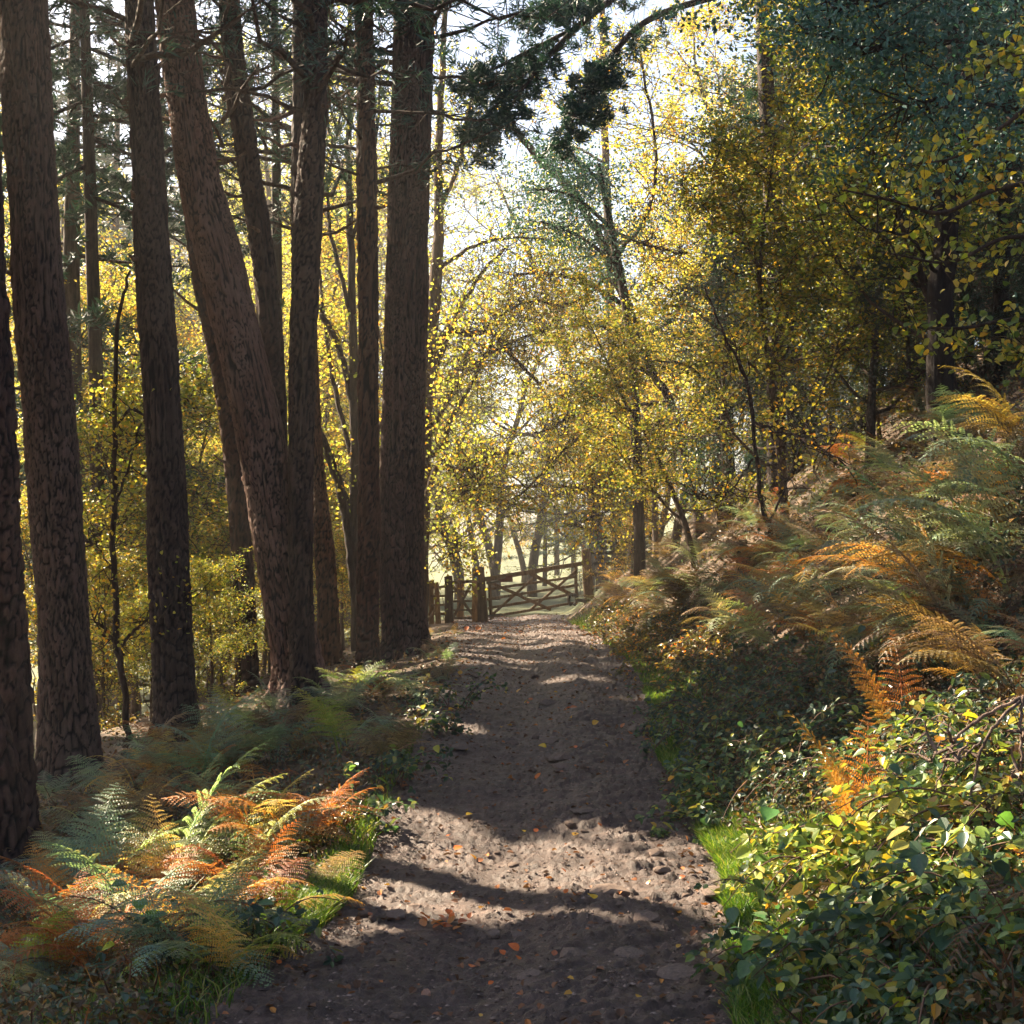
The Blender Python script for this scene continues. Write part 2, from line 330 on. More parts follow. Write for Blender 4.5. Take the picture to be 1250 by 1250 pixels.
# ------------------------------------------------------------------ pine trunks
def catmull(K, n):
    K = np.asarray(K, float); K = np.vstack([2 * K[0] - K[1], K, 2 * K[-1] - K[-2]]); out = []
    s = np.linspace(0, len(K) - 3 - 1e-6, n); i = s.astype(int); t = (s - i)[:, None]
    p0, p1, p2, p3 = K[i], K[i + 1], K[i + 2], K[i + 3]
    return .5 * (2 * p1 + (p2 - p0) * t + (2 * p0 - 5 * p1 + 4 * p2 - p3) * t * t + (3 * p1 - p0 - 3 * p2 + p3) * t ** 3)
def trunk_mesh(name, pts, rad, detail, seed, mat, flare=.5):
    """pts in thing space from base up"""
    L = np.sum(np.linalg.norm(np.diff(pts, axis=0), axis=1)); step = .028 / detail
    C = catmull(np.hstack([pts, np.array(rad)[:, None]]), int(L / step)); R = C[:, 3]; C = C[:, :3]
    nn = int(min(150, max(20, 2 * np.pi * R.max() / (.016 / detail)))); th = np.linspace(0, 2 * np.pi, nn, endpoint=False)
    T = np.gradient(C, axis=0); T /= np.linalg.norm(T, axis=1)[:, None]
    A = np.cross(T, [0, 1., 0]); A /= np.linalg.norm(A, axis=1)[:, None]; B = np.cross(T, A)
    zz = np.concatenate([[0], np.cumsum(np.linalg.norm(np.diff(C, axis=0), axis=1))])
    TH, ZZ = np.meshgrid(th, zz); nu = max(6, int(2 * np.pi * R.mean() / .05)); U = TH / (2 * np.pi) * nu
    warp = .35 * vn(U * 1.3, ZZ * 9, seed)
    f1, f2, cid = worley(U + warp, ZZ / (.16 + .10 * vn(U * .4, ZZ * .6, seed + 8)) * .9 + .5 * vn(U, ZZ * 6, seed + 2), seed, nu)
    g1, g2_, cid2 = worley(U * 2, ZZ / .07, seed + 31, nu * 2)
    plate = sstep(.01, .16 + .34 * (vn(U * .6, ZZ * 2, seed + 3) + .5), f2 - f1) * (.75 + .25 * sstep(0, .2, g2_ - g1))
    disp = .025 * plate * (.55 + .8 * cid) + .005 * cid2 + .006 * vn(U * 5, ZZ * 30, seed + 4) + .03 * fbm(np.cos(TH) * 1.1 + seed, ZZ * .9 + np.sin(TH), seed + 6, 3)
    fl = flare * 1.3 * np.exp(-ZZ / .2) * (1 + .8 * np.cos(TH * 5 + seed)) + .16 * np.exp(-ZZ / .9)
    kn = np.zeros_like(disp); rr = random.Random(seed)
    for _ in range(int(L * 1.3)):                              # knots where branches were shed
        kt, kz = rr.uniform(0, 2 * np.pi), rr.uniform(.8, L); dth = np.angle(np.exp(1j * (TH - kt))) * R[:, None]
        q = (dth ** 2 + ((ZZ - kz) * .8) ** 2) / rr.uniform(.035, .06) ** 2; kn += .03 * np.exp(-q) - .035 * np.exp(-q * 5)
    RR = R[:, None] * (1 + fl) + disp + kn
    V = C[:, None] + RR[..., None] * (np.cos(TH)[..., None] * A[:, None] + np.sin(TH)[..., None] * B[:, None])
    m, n = TH.shape; i = np.arange(m - 1)[:, None] * n; j = np.arange(n)[None]; k = (j + 1) % n
    q = np.stack([i + j, i + k, i + n + k, i + n + j], -1).reshape(-1, 4)
    me = mesh(name, V.reshape(-1, 3), [q], mat)
    for nm, val in (('crack', plate), ('plate', cid)): me.attributes.new(nm, 'FLOAT', 'POINT').data.foreach_set('value', val.ravel().astype(np.float32))
    return me, C, R

# chosen spots on ground and plants; crowns are cut open so sun reaches them
GAPS = []
def gap(px, py, r, up=.3):
    p = hit(px, py); GAPS.append((np.array([p.x, p.y, p.z + up]), r))
for g in ((500, 1040, .22, 0), (560, 1048, .22, 0), (630, 1058, .25, 0), (700, 1070, .3, 0), (770, 1050, .4, 0), (840, 1065, .4, 0), (800, 1110, .35, 0), 
          (400, 1110, .28, .15), (430, 1060, .2, .15), (430, 850, .4, .5), (480, 880, .3, .4),
          (250, 1080, .7, .75), (330, 1060, .6, .7), (130, 1130, .5, .7), (200, 1150, .4, .5), (400, 1020, .5, .6), (190, 1060, .5, .8), (280, 1040, .5, .8), (470, 990, .25, .3), (60, 1150, .3, .5),
          (880, 1060, .45, .2), (960, 1050, .5, .3), (1050, 1040, .55, .4), (1130, 1000, .55, .5), (1220, 960, .55, .5), (960, 1130, .4, .3), (1180, 1050, .4, .4),
          (1110, 780, .4, .6), (1180, 740, .35, .6), (1240, 680, .4, .6), (1240, 600, .4, .6), (1050, 620, .35, .6), (740, 858, .3, 0), (820, 850, .3, .1),
          (700, 830, .25, 0), (620, 800, .8, 0), (650, 775, 1.6, 0), (720, 790, .5, .1), (1000, 980, .3, .3), (900, 960, .2, .3), (860, 800, .4, .3), (1100, 880, .3, .5), (960, 780, .5, .5), (900, 700, .7, .5), (1000, 700, .6, .5), (1080, 660, .6, .6), (830, 740, .6, .3), (1040, 790, .4, .5)):
    gap(g[0], g[1], g[2] * (1.35 if g[2] >= .35 else 1), g[3])
for a, b in ((860, 1040), (930, 1030), (1000, 1020), (1070, 1000), (1140, 980), (1210, 950), (1250, 900), (1180, 900), (1100, 930), (1020, 960), (940, 980), (900, 1150), (960, 1170), (930, 1120), (1000, 1130), (1080, 1120), (1150, 1110), (960, 1090), (1040, 1090), (1120, 1070), (1200, 1050), (900, 1100)): gap(a, b, .5, .55)
for gx, gy, gz in [(x, y, z) for y in (23, 26, 29, 32, 36) for x in np.arange(-.357 * y, -3, 2.4) for z in (-2, 1, 4)]: GAPS.append((np.array([gx, gy, float(gz)]), 1.5))
def carve(C, extra=0.0):
    keep = np.ones(len(C), bool); S = np.array(SUN)
    for p, r in GAPS:
        w = C - p; t = w @ S; d = np.linalg.norm(w - t[:, None] * S, axis=1); keep &= ~((d < r + extra) & (t > 1))
    return keep

def needle_cloud(mb, centres, size, rng, per=16, L=.16, W=.012):
    n = len(centres); C = np.repeat(centres, per, 0) + rng.normal(size=(n * per, 3)) * size * .45
    ax = rdir(n, rng); ax[:, 2] = ax[:, 2] * .5 + .15; D = np.repeat(ax, per, 0) + rdir(n * per, rng) * .75; D /= np.linalg.norm(D, axis=1)[:, None]; C = C + D * L * .5; mb.cards(C, D, rdir(n * per, rng), L * rng.uniform(.6, 1.2, n * per), W, .1)
def pine_crown(root, base, top, rng, z0, z1, rad, nb, mat_n, dens=26, carved=True, local=True):
    """whorls of boughs with needle tufts; gaps towards the chosen sunlit spots are cut out"""
    wood = MB(); tufts = []
    origin = np.array(root.location) if local else np.zeros(3)
    for k in range(nb):
        f = (k + rng.uniform(0, 1)) / nb; z = z0 + (z1 - z0) * f; c = base.copy() if z < base[2] else base * (1 - f) + top * f
        az = rng.uniform(0, 2 * np.pi); L = rad * (1 - .6 * f) * rng.uniform(.6, 1.1)
        el = rng.uniform(-.15, .45); d = np.array([math.cos(az) * math.cos(el), math.sin(az) * math.cos(el), math.sin(el)])
        s = np.linspace(0, 1, 7)[:, None]; pts = np.array([c[0], c[1], z]) + d * L * s + rng.normal(size=(7, 3)) * .07 * L * s + np.array([0, 0, 1]) * .12 * L * s ** 2
        wood.tube(pts - origin, np.linspace(.05, .01, 7) * (L / 3), 5)
        for q in range(int(dens * L / 3)):
            t = rng.uniform(.25, 1); p = pts[0] + (pts[-1] - pts[0]) * t; p = np.array([np.interp(t, s[:, 0], pts[:, a]) for a in range(3)])
            off = rng.normal(size=3) * np.array([.45, .45, .2]) * L * .33
            if q % 3 == 0: wood.tube(np.array([p, p + off * .5 + [0, 0, -.03], p + off]) - origin, (.012, .008, .005), 3, False)
            tufts.append(p + off)
    tufts = np.array(tufts)
    if carved: tufts = tufts[carve(tufts, .08)]
    return wood, tufts - origin

PX_PINES = [
    # spine in the photo (px, py, width px) from the base up, colour factor, label, branch stubs
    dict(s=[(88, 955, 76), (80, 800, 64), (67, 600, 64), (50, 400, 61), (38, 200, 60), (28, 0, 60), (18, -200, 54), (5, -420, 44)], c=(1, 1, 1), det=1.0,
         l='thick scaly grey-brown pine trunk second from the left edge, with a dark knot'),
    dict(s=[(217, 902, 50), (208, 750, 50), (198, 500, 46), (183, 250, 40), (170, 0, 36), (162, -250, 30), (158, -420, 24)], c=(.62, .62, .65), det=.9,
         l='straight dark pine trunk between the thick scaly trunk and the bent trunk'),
    dict(s=[(368, 852, 62), (362, 803, 56), (338, 669, 54), (318, 534, 58), (291, 410, 56), (270, 320, 58), (248, 240, 56), (232, 150, 50), (213, 0, 46), (203, -150, 42), (198, -400, 34)], c=(1.75, 1.6, 1.5), det=1.0,  # this colour factor paints light into the bark
         l='bent pine trunk with bark colour brightened for light on it, and bare stubs near its top'),
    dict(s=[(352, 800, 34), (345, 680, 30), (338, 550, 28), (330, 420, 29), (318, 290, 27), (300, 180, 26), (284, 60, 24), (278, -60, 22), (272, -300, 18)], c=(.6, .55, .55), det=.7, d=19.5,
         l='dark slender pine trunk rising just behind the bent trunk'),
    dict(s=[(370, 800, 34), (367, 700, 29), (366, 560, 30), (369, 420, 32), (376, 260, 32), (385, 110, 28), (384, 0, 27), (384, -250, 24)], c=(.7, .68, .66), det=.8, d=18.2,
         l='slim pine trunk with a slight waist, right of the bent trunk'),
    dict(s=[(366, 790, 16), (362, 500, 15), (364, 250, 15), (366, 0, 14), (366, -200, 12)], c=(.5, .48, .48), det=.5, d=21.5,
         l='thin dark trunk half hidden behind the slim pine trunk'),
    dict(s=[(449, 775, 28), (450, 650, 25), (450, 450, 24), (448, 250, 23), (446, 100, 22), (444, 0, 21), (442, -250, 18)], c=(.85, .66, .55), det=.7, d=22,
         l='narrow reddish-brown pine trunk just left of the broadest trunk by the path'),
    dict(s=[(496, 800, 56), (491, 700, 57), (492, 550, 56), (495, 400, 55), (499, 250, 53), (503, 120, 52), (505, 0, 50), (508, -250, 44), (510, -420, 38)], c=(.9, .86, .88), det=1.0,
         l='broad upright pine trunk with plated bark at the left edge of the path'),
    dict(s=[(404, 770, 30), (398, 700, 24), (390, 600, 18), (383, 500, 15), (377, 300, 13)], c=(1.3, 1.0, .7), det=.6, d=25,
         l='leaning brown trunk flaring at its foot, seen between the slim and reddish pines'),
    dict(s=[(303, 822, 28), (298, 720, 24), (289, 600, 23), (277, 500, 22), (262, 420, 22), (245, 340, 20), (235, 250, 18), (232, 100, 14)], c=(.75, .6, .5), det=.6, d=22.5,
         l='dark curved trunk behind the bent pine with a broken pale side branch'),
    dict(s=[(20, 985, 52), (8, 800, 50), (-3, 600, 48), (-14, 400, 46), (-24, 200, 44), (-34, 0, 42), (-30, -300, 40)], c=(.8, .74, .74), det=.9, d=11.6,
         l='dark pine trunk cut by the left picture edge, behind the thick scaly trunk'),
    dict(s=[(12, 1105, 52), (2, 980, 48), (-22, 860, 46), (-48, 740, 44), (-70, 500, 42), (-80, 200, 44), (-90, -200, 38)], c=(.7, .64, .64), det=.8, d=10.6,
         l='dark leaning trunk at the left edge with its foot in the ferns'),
]
STUBS = {2: [(200, 78, 155, 82), (207, 76, 152, 80), (204, 116, 155, 113), (204, 145, 172, 135), (208, 182, 190, 184), (262, 200, 300, 185), (245, 245, 263, 262)],
         1: [(165, 240, 160, 232), (172, 318, 158, 310), (160, 60, 135, 45)], 3: [(300, 190, 250, 190), (275, 70, 245, 62), (305, 238, 262, 232), (322, 285, 300, 270)],
         4: [(360, 135, 310, 145), (362, 178, 318, 165), (360, 75, 325, 55), (392, 130, 405, 125), (392, 100, 415, 60)], 7: [(525, 135, 600, 145), (480, 55, 462, 58), (478, 15, 455, 12)],
         6: [(440, 90, 425, 88), (458, 252, 470, 250)], 9: [(285, 570, 260, 554), (245, 380, 205, 345)], 0: [(8, 20, -10, 5), (15, 330, -4, 325)]}
for k, T_ in enumerate(PX_PINES):
    sp = T_['s']; b = hit(sp[0][0], sp[0][1])
    d = T_.get('d', b.y)
    if 'd' in T_: b = Vector(((sp[0][0] - 625) * d / F, d, gh((sp[0][0] - 625) * d / F, d)))
    zdrop = b.z
    pts = [P(x, y, d) for x, y, w in sp]; pts[0].z = min(pts[0].z, zdrop) - .08
    rad = [w / 2 * d / F * .89 for x, y, w in sp]; rad[0] *= .9
    root = thing('pine_tree', T_['l'], 'pine tree', (pts[0].x, pts[0].y, zdrop))
    lp = np.array([tuple(p - root.location) for p in pts])
    me, C, R = trunk_mesh('trunk', lp, rad, T_['det'], 11 + k * 7, M['bark'])
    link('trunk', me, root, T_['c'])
    # the stem goes on above the picture up to its crown
    topz = 15 + (k * 37 % 5) * .6 - root.location.z
    e = lp[-1]; g2 = (lp[-1] - lp[-2]) / np.linalg.norm(lp[-1] - lp[-2]); H = max(0.5, topz - e[2])
    if H > .6:
        mb = MB(); q = np.linspace(0, 1, 6)[:, None]
        mb.tube(e + (g2 * (1 - q) + np.array([0, 0, 1]) * q) * H * q - g2 * .05, np.linspace(rad[-1] * 1.0, .04, 6), 12); mb.obj('upper_stem', M['bark'], root, color=T_['c'])
    rng = np.random.default_rng(50 + k)
    if k not in (5, 9):
        base = e + np.array(root.location); tp = base + np.array([0, 0, H])
        wood, tufts = pine_crown(root, base, tp, rng, 9.6 if k in (2, 7, 0) else 7.6, topz + root.location.z, 3.2 if k not in (3, 6) else 2.3, 46, None, 40)
        wood.obj('bough', M['bark_far'], root, color=(.8, .7, .6), kind='stuff')
        mb = MB(); needle_cloud(mb, tufts, .12, rng, 14, .2, .022); mb.obj('crown', M['needle'], root, color=(1, 1, 1), kind='stuff')
    for (x0, y0, x1, y1) in STUBS.get(k, []):
        a = P(x0, y0, d - .05) - root.location; c = P(x1, y1, d - .35) - root.location; mb = MB(); w = (c - a).length
        q = np.linspace(0, 1, 6)[:, None]; pp = np.array(a) * (1 - q) + np.array(c) * q + np.array([0, 0, -.08]) * w * np.sin(q * 3) + rng.normal(size=(6, 3)) * .012 * (q > 0)
        mb.tube(pp, np.linspace(.032, .014, 6), 7); mb.obj('branch', M['bark_far'], root, color=(1.6, 1.3, 1.1))

# ------------------------------------------------------------------ broad-leaved trees (a few moulds, copied)
def wiggle(p, d, L, n, rng, jit=.18, lift=0.0):
    pts = [np.array(p, float)]; d = d / np.linalg.norm(d)
    for k in range(n):
        d = d + rng.normal(size=3) * jit + np.array([0, 0, lift]); d /= np.linalg.norm(d); pts.append(pts[-1] + d * L / n)
    return np.array(pts), d
def grow(seed, H=12, cs=.25, nl=12, spread=4.2, nsub=6, ntw=5, lpt=70, leaf=.085, lean=(0, 0), r0=.17, elev=(.25, .9), leafw=.75, twig_len=1.05, scatter=.09, lobed=False):
    rng = np.random.default_rng(seed); tr = MB(); br = MB(); lf = MB()
    pts, _ = wiggle((0, 0, -.2), np.array([lean[0], lean[1], 1.]), H * .93, 12, rng, .09, .04)
    tr.tube(pts, r0 * (1 - np.linspace(0, 1, 13) ** 1.2 * .9), 10)
    tws = []; cum = np.linspace(0, 1, 13)
    at = lambda P_, t: np.array([np.interp(t, np.linspace(0, 1, len(P_)), P_[:, a]) for a in range(3)])
    for k in range(nl):
        f = cs + (1 - cs) * (k + rng.uniform(0, .9)) / nl; p = at(pts, f); az = k * 2.4 + rng.uniform(-.5, .5); el = rng.uniform(*elev)
        L = spread * (1 - .65 * max(0, (f - cs) / (1 - cs)) ** 1.4) * rng.uniform(.7, 1.15)
        lp, ld = wiggle(p, np.array([math.cos(az) * math.cos(el), math.sin(az) * math.cos(el), math.sin(el)]), L, 8, rng, .22, .02)
        rl = r0 * .42 * (1 - f * .55) * (L / spread) ** .5; br.tube(lp, np.linspace(rl, rl * .22, 9), 6, False)
        for j in range(nsub):
            t = .22 + .78 * (j + rng.uniform(0, 1)) / nsub; q = at(lp, t); dd = rdir(1, rng)[0]; dd = dd * .8 + (lp[-1] - lp[0]) / L * .7; dd[2] = dd[2] * .6 + .1
            sp_, sd = wiggle(q, dd, L * .42 * rng.uniform(.6, 1.1), 5, rng, .28); br.tube(sp_, np.linspace(rl * .4, rl * .12, 6), 4, False)
            for i in range(ntw):
                q2 = at(sp_, .2 + .8 * (i + rng.uniform(0, 1)) / ntw); d3 = rdir(1, rng)[0] + sd * .6; d3[2] *= .5
                tp, _ = wiggle(q2, d3, twig_len * rng.uniform(.5, 1.1), 3, rng, .25, -.04); br.tube(tp, (.010, .008, .006, .003), 3, False); tws.append(tp)
    tws = np.array(tws); n = len(tws); idx = rng.integers(0, n, n * lpt); t = rng.uniform(0, 2.999, n * lpt); i0 = t.astype(int); fr = (t - i0)[:, None]
    C = tws[idx, i0] * (1 - fr) + tws[idx, i0 + 1] * fr + rng.normal(size=(len(idx), 3)) * scatter
    keepf = rng.uniform(0, 1, n)[idx] > .24; C = C[keepf]
    D = rdir(len(C), rng); D[:, 2] = D[:, 2] * .5 - .3; Nn = rdir(len(C), rng); Nn[:, 2] = np.abs(Nn[:, 2]) + .45
    sz = leaf * rng.uniform(.6, 1.25, len(C)); lf.cards(C, D, Nn, sz, sz * leafw, .18)
    return tr, br, lf
MOULD = {}
def mould(key, leafmat, **kw):
    tr, br, lf = grow(**kw)
    MOULD[key] = (tr.mesh('trunk', M['bark_far']), br.mesh('limbs', M['bark_far']), lf.mesh('crown', M[leafmat], False))
mould('tall', 'autumn', seed=1, H=13, nl=15, spread=4.3, lpt=38)
mould('oak', 'oakleaf', seed=2, H=11, cs=.3, nl=14, spread=5.6, elev=(.0, .7), lpt=34, r0=.26, leaf=.09)
mould('birch', 'autumn', seed=3, H=12, nl=16, spread=3.2, lpt=36, leaf=.075, r0=.12)
mould('sparse', 'oakleaf', seed=4, H=15, cs=.25, nl=16, spread=5.2, ntw=7, lpt=15, leaf=.08, r0=.22, elev=(.3, 1.0))
mould('shrub', 'hazel', seed=5, H=5, cs=.06, nl=16, spread=2.4, nsub=6, lpt=34, leaf=.068, r0=.06, elev=(.4, 1.2), twig_len=.75, scatter=.07)
mould('hazel', 'hazel', seed=6, H=8, cs=.12, nl=18, spread=3.2, nsub=6, lpt=34, leaf=.082, r0=.09, elev=(.1, .9), twig_len=.85, scatter=.075)
mould('holly', 'holly', seed=8, H=7, cs=.08, nl=18, spread=2.3, nsub=6, lpt=60, leaf=.055, r0=.1, twig_len=.6, scatter=.12)
def conifer_mould():
    rng = np.random.default_rng(9); tr = MB(); br = MB(); lf = MB(); tr.tube([(0, 0, -.2), (0, .1, 7), (.1, 0, 14)], (.2, .13, .03), 10)
    tf = []
    for k in range(80):
        f = rng.uniform(.12, 1); z = 14 * f; az = k * 2.4; L = 3.4 * (1 - f) ** .7 * rng.uniform(.7, 1.1) + .3; d = np.array([math.cos(az), math.sin(az), -.12])
        pts, _ = wiggle((0, 0, z), d, L, 5, rng, .08, .02); br.tube(pts, np.linspace(.03, .008, 6), 4, False)
        for _ in range(int(26 * L / 2)): t = rng.uniform(.15, 1); tf.append(pts[0] * (1 - t) + pts[-1] * t + rng.normal(size=3) * (.25 * (1.2 - t) * L * .5, .25 * (1.2 - t) * L * .5, .06))
    needle_cloud(lf, np.array(tf), .09, rng, 14, .17, .03)
    MOULD['conifer'] = (tr.mesh('trunk', M['bark_far']), br.mesh('limbs', M['bark_far']), lf.mesh('crown', M['needle'], False))
conifer_mould()
NAMES = dict(tall='autumn_tree', oak='oak_tree', birch='birch_tree', sparse='bare_tree', shrub='hazel_shrub', hazel='hazel_tree', holly='holly_tree', conifer='conifer_tree')
CATS = dict(tall='tree', oak='tree', birch='tree', sparse='tree', shrub='shrub', hazel='tree', holly='tree', conifer='tree')
def tree(key, x, y, s, label, group=None, lc=(1, 1, 1), bc=(1, 1, 1), rz=None, z=None, tilt=0):
    root = thing(NAMES[key], label, CATS[key], (x, y, gh(x, y) if z is None else z), random.uniform(0, 6.3) if rz is None else rz, group, s)
    root.rotation_euler[1] = tilt
    for nm, me, c, kd in zip(('trunk', 'limbs', 'crown'), MOULD[key], (bc, bc, lc), (None, 'stuff', 'stuff')):
        link(nm, me, root, c, kind=kd)
    return root
def at_px(px, d): return (px - 625) * d / F, d
# (mould, px, distance, scale, leaf colour, label, group)
WOODS = []
G1 = 'yellow-leaved trees seen between the left pines'
for px, d, s, key, c in ((110, 30, .8, 'tall', (1, .9, .8)), (160, 38, 1.0, 'oak', (1, .95, .8)), (90, 44, 1.1, 'tall', (1, .85, .7)), (250, 36, .85, 'birch', (1, 1, .9)), (40, 52, 1.2, 'oak', (1, .9, .8)),
                         (300, 46, .95, 'oak', (1, .9, .8)), (200, 56, 1.05, 'tall', (1, 1, 1)), (340, 60, .9, 'oak', (1, .95, .8)), (130, 70, 1.2, 'oak', (.95, 1, .8)), (260, 72, 1.0, 'tall', (1, .95, .8)), (-30, 36, 1, 'tall', (.9, .9, .8)),
                         (390, 90, 1.0, 'oak', (1, 1, .9)), (450, 98, 1.1, 'oak', (1, .95, .8))):
    WOODS.append((key, px, d, s, c, 'lit yellow-green woodland tree glimpsed between the dark pine trunks', G1))
for px, d, s in ((130, 22, .6), (165, 25, 1.2), (240, 24, .5), (215, 28, 1.4), (120, 27, .9), (270, 29, .7), (320, 32, .9), (420, 34, .8), (400, 42, 1.1), (460, 40, .9), (345, 40, 1.1), (60, 24, .9), (185, 21, .4), (255, 20, .45)):
    WOODS.append(('shrub', px, d, s, (1, 1, .9) if px % 2 else (1, .85, .7), 'sunlit leafy shrub low on the slope behind the left pines', 'shrubs on the slope behind the left pines'))
for px, d, s in ((415, 70, 1.3), (470, 72, 1.3), (800, 62, 1.2), (430, 84, 1.5), (360, 72, 1.4)):
    WOODS.append(('sparse', px, d, s, (1, .95, .8), 'almost bare tree with tangled branches against the white sky', 'bare branching trees against the sky'))
WOODS += [
    ('oak', 775, 52, .95, (1.05, .95, .7), 'yellow oak arching over the far side of the five-barred gate', None),
    ('tall', 760, 50, .8, (1.1, .85, .6), 'orange-yellow tree rising behind the right gate post', None),
    ('hazel', 800, 36, .9, (1.1, .85, .6), 'hazel with orange-gold leaves leaning from the bank towards the gate', None),
    ('shrub', 768, 43.5, .55, (.7, .6, .4), 'dark tangled bush growing over the stone wall', None),
    ('holly', 790, 42.5, .42, (.8, .8, .6), 'squat dark evergreen bush beside the stone wall', None),
    ('shrub', 770, 40, .7, (1, .7, .5), 'scruffy bush with brown and yellow leaves beside the right gate post', None),
]
for px, d, s, key, c in ((135, 48, 1.5, 'tall', (1, .95, .8)), (215, 44, 1.3, 'oak', (1, .95, .8)), (150, 30, .95, 'birch', (1, .9, .7)), (320, 42, 1.1, 'birch', (1, .9, .7)), (60, 46, 1.5, 'oak', (1, .9, .7)), (105, 34, 1.2, 'birch', (1, .85, .7)), (265, 38, 1.25, 'birch', (1, .85, .7)), (255, 80, 2.5, 'birch', (1, .85, .7)), (315, 86, 2.4, 'birch', (1, .85, .7)), (110, 60, 2.0, 'birch', (.9, .8, .6)), (345, 92, 2.4, 'tall', (1, .9, .7))):
    WOODS.append((key, px, d, s, c, 'tall woodland tree rising high behind the left pines', 'tall trees behind the left pines'))
for px, d, s in ((95, 28, 1.3), (285, 88, 2.4), (140, 60, 2.0), (60, 56, 2.0), (200, 80, 2.3), (330, 100, 2.3)):
    WOODS.append(('conifer', px, d, s, (.7, .75, .75), 'dark conifer behind the left pines', 'dark conifers behind the left pines'))
for px, d, s in ((330, 86, 1.9), (385, 78, 1.8), (455, 82, 1.9), (405, 92, 2.2), (300, 90, 2.1), (425, 74, 1.6), (350, 96, 2.3), (735, 72, 1.6), (270, 80, 2.0), (95, 70, 1.9), (418, 64, 1.75), (466, 66, 1.9), (352, 60, 1.6), (500, 76, 2.0)):
    WOODS.append(('sparse', px, d, s, (1, .95, .8), 'tall thinly leaved tree against the white sky', 'bare branching trees against the sky'))
for k, (px, d, s) in enumerate(((880, 34, .45), (930, 30, .45), (975, 27, .4), (1020, 24, .4), (1075, 22, .42), (1130, 20, .4), (1190, 19, .45), (1250, 17, .4), (1000, 32, .6), (1100, 27, .6), (1210, 24, .6))): WOODS.append(('holly', px, d, s, (.6, .6, .5), '', 'low dark evergreen bushes along the bank top'))
G2 = 'misty trees beyond the gate'
for px, d, s, key, c in ((560, 95, 1.3, 'oak', (.9, .9, .9)), (605, 84, 1.35, 'sparse', (1, 1, 1)), (605, 98, 1.35, 'oak', (1, 1, .9)), (650, 92, 1.35, 'oak', (1, .95, .8)), (560, 108, 1.5, 'oak', (1, 1, .8)), (585, 100, 1.4, 'tall', (.9, .95, .8)), (720, 80, 1.15, 'oak', (1, .95, .8)), (520, 105, 1.1, 'oak', (1, 1, .9)), (640, 110, 1.0, 'oak', (1, .6, .5)), (480, 100, 1.1, 'oak', (1, 1, .9)), (760, 95, 1.1, 'oak', (1, 1, .9)), (430, 110, 1.1, 'oak', (1, 1, .9)), (350, 100, 1.2, 'oak', (1, 1, .9)), (250, 100, 1.2, 'oak', (1, 1, .9)), (150, 95, 1.2, 'tall', (1, 1, .9)), (50, 90, 1.2, 'tall', (1, 1, .9)), (850, 90, 1.2, 'tall', (1, 1, .9))):
    WOODS.append((key, px, d, s, c, 'hazy pale tree in the mist beyond the gate and pines', G2))
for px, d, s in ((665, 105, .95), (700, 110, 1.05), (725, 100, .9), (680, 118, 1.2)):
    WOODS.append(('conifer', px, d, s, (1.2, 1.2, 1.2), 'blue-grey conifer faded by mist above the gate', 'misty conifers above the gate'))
G3 = 'golden trees on the right bank'
for px, d, s, key, c in ((850, 26, .72, 'hazel', (1, .95, .8)), (905, 30, .95, 'birch', (1, .9, .75)), (960, 22, .8, 'hazel', (1, .9, .7)), (1010, 27, .95, 'hazel', (1, .95, .8)), (820, 34, 1.0, 'birch', (1.05, .95, .8)), (1060, 20, .8, 'hazel', (.9, .9, .8)),
                         (1120, 24, 1.0, 'hazel', (.9, .85, .7)), (1170, 19, .85, 'hazel', (.9, .95, .8)), (1230, 22, .95, 'hazel', (.9, .9, .8)), (930, 38, 1.1, 'tall', (1, .9, .7)), (1040, 36, 1.1, 'tall', (.8, .8, .7)), (1150, 34, 1.1, 'oak', (.7, .75, .6)),
                         (1240, 32, 1.1, 'oak', (.6, .7, .6)), (870, 44, 1.1, 'tall', (1, .9, .7)), (800, 46, .95, 'birch', (1, .95, .8)), (980, 48, 1.2, 'oak', (.9, .9, .8)), (1100, 46, 1.3, 'oak', (.8, .8, .7)), (1210, 44, 1.4, 'oak', (.7, .7, .6))):
    WOODS.append((key, px, d, s, c, 'small-leaved tree with gold and green leaves, one of many on the right bank', G3))
for px, d, s in ((1230, 23, 1.7), (1150, 25, 1.9), (1270, 20, 1.5), (930, 36, 1.6), (1070, 30, 1.9), (890, 29, .9), (1000, 33, 1.2), (1090, 30, 1.2), (1180, 28, 1.2), (1130, 40, 1.5), (1000, 42, 1.3), (1250, 26, 1.1)):
    WOODS.append(('holly', px, d, s, (.8, .9, .8), 'dark evergreen behind the golden leaves at the top of the right bank', 'dark evergreens at the top of the right bank'))
SLOTS = [(30, 'at the left edge'), (75, 'behind the thick scaly pine'), (175, 'between the thick scaly and straight pines'), (225, 'behind the straight dark pine'), (300, 'left of the bent pine'), (350, 'behind the bent pine'), (385, 'behind the slim pine'), (440, 'between slim and reddish pines'),
         (478, 'left of the broad pine'), (530, 'behind the broad pine'), (600, 'over the small gate'), (660, 'over the wide gate'), (720, 'near the right gate post'), (800, 'above the stone wall'), (880, 'where the bank begins'), (960, 'left of mid bank'), (1060, 'above mid bank'), (1140, 'right of mid bank'), (1200, 'by the stout dark trunk'), (9999, 'at the right edge')]
ORD = ['nearest', 'second nearest', 'third nearest', 'fourth nearest', 'fifth nearest', 'sixth nearest']
def slot(px): return next(t for a, t in SLOTS if px < a)
KINDW = dict(tall='autumn tree', oak='oak', birch='birch', sparse='bare-branched tree', shrub='leafy shrub', hazel='hazel', holly='dark evergreen', conifer='conifer')
LOOK = {G1: 'yellow-green', G2: 'misty pale', G3: 'gold-leaved'}
mem = {}
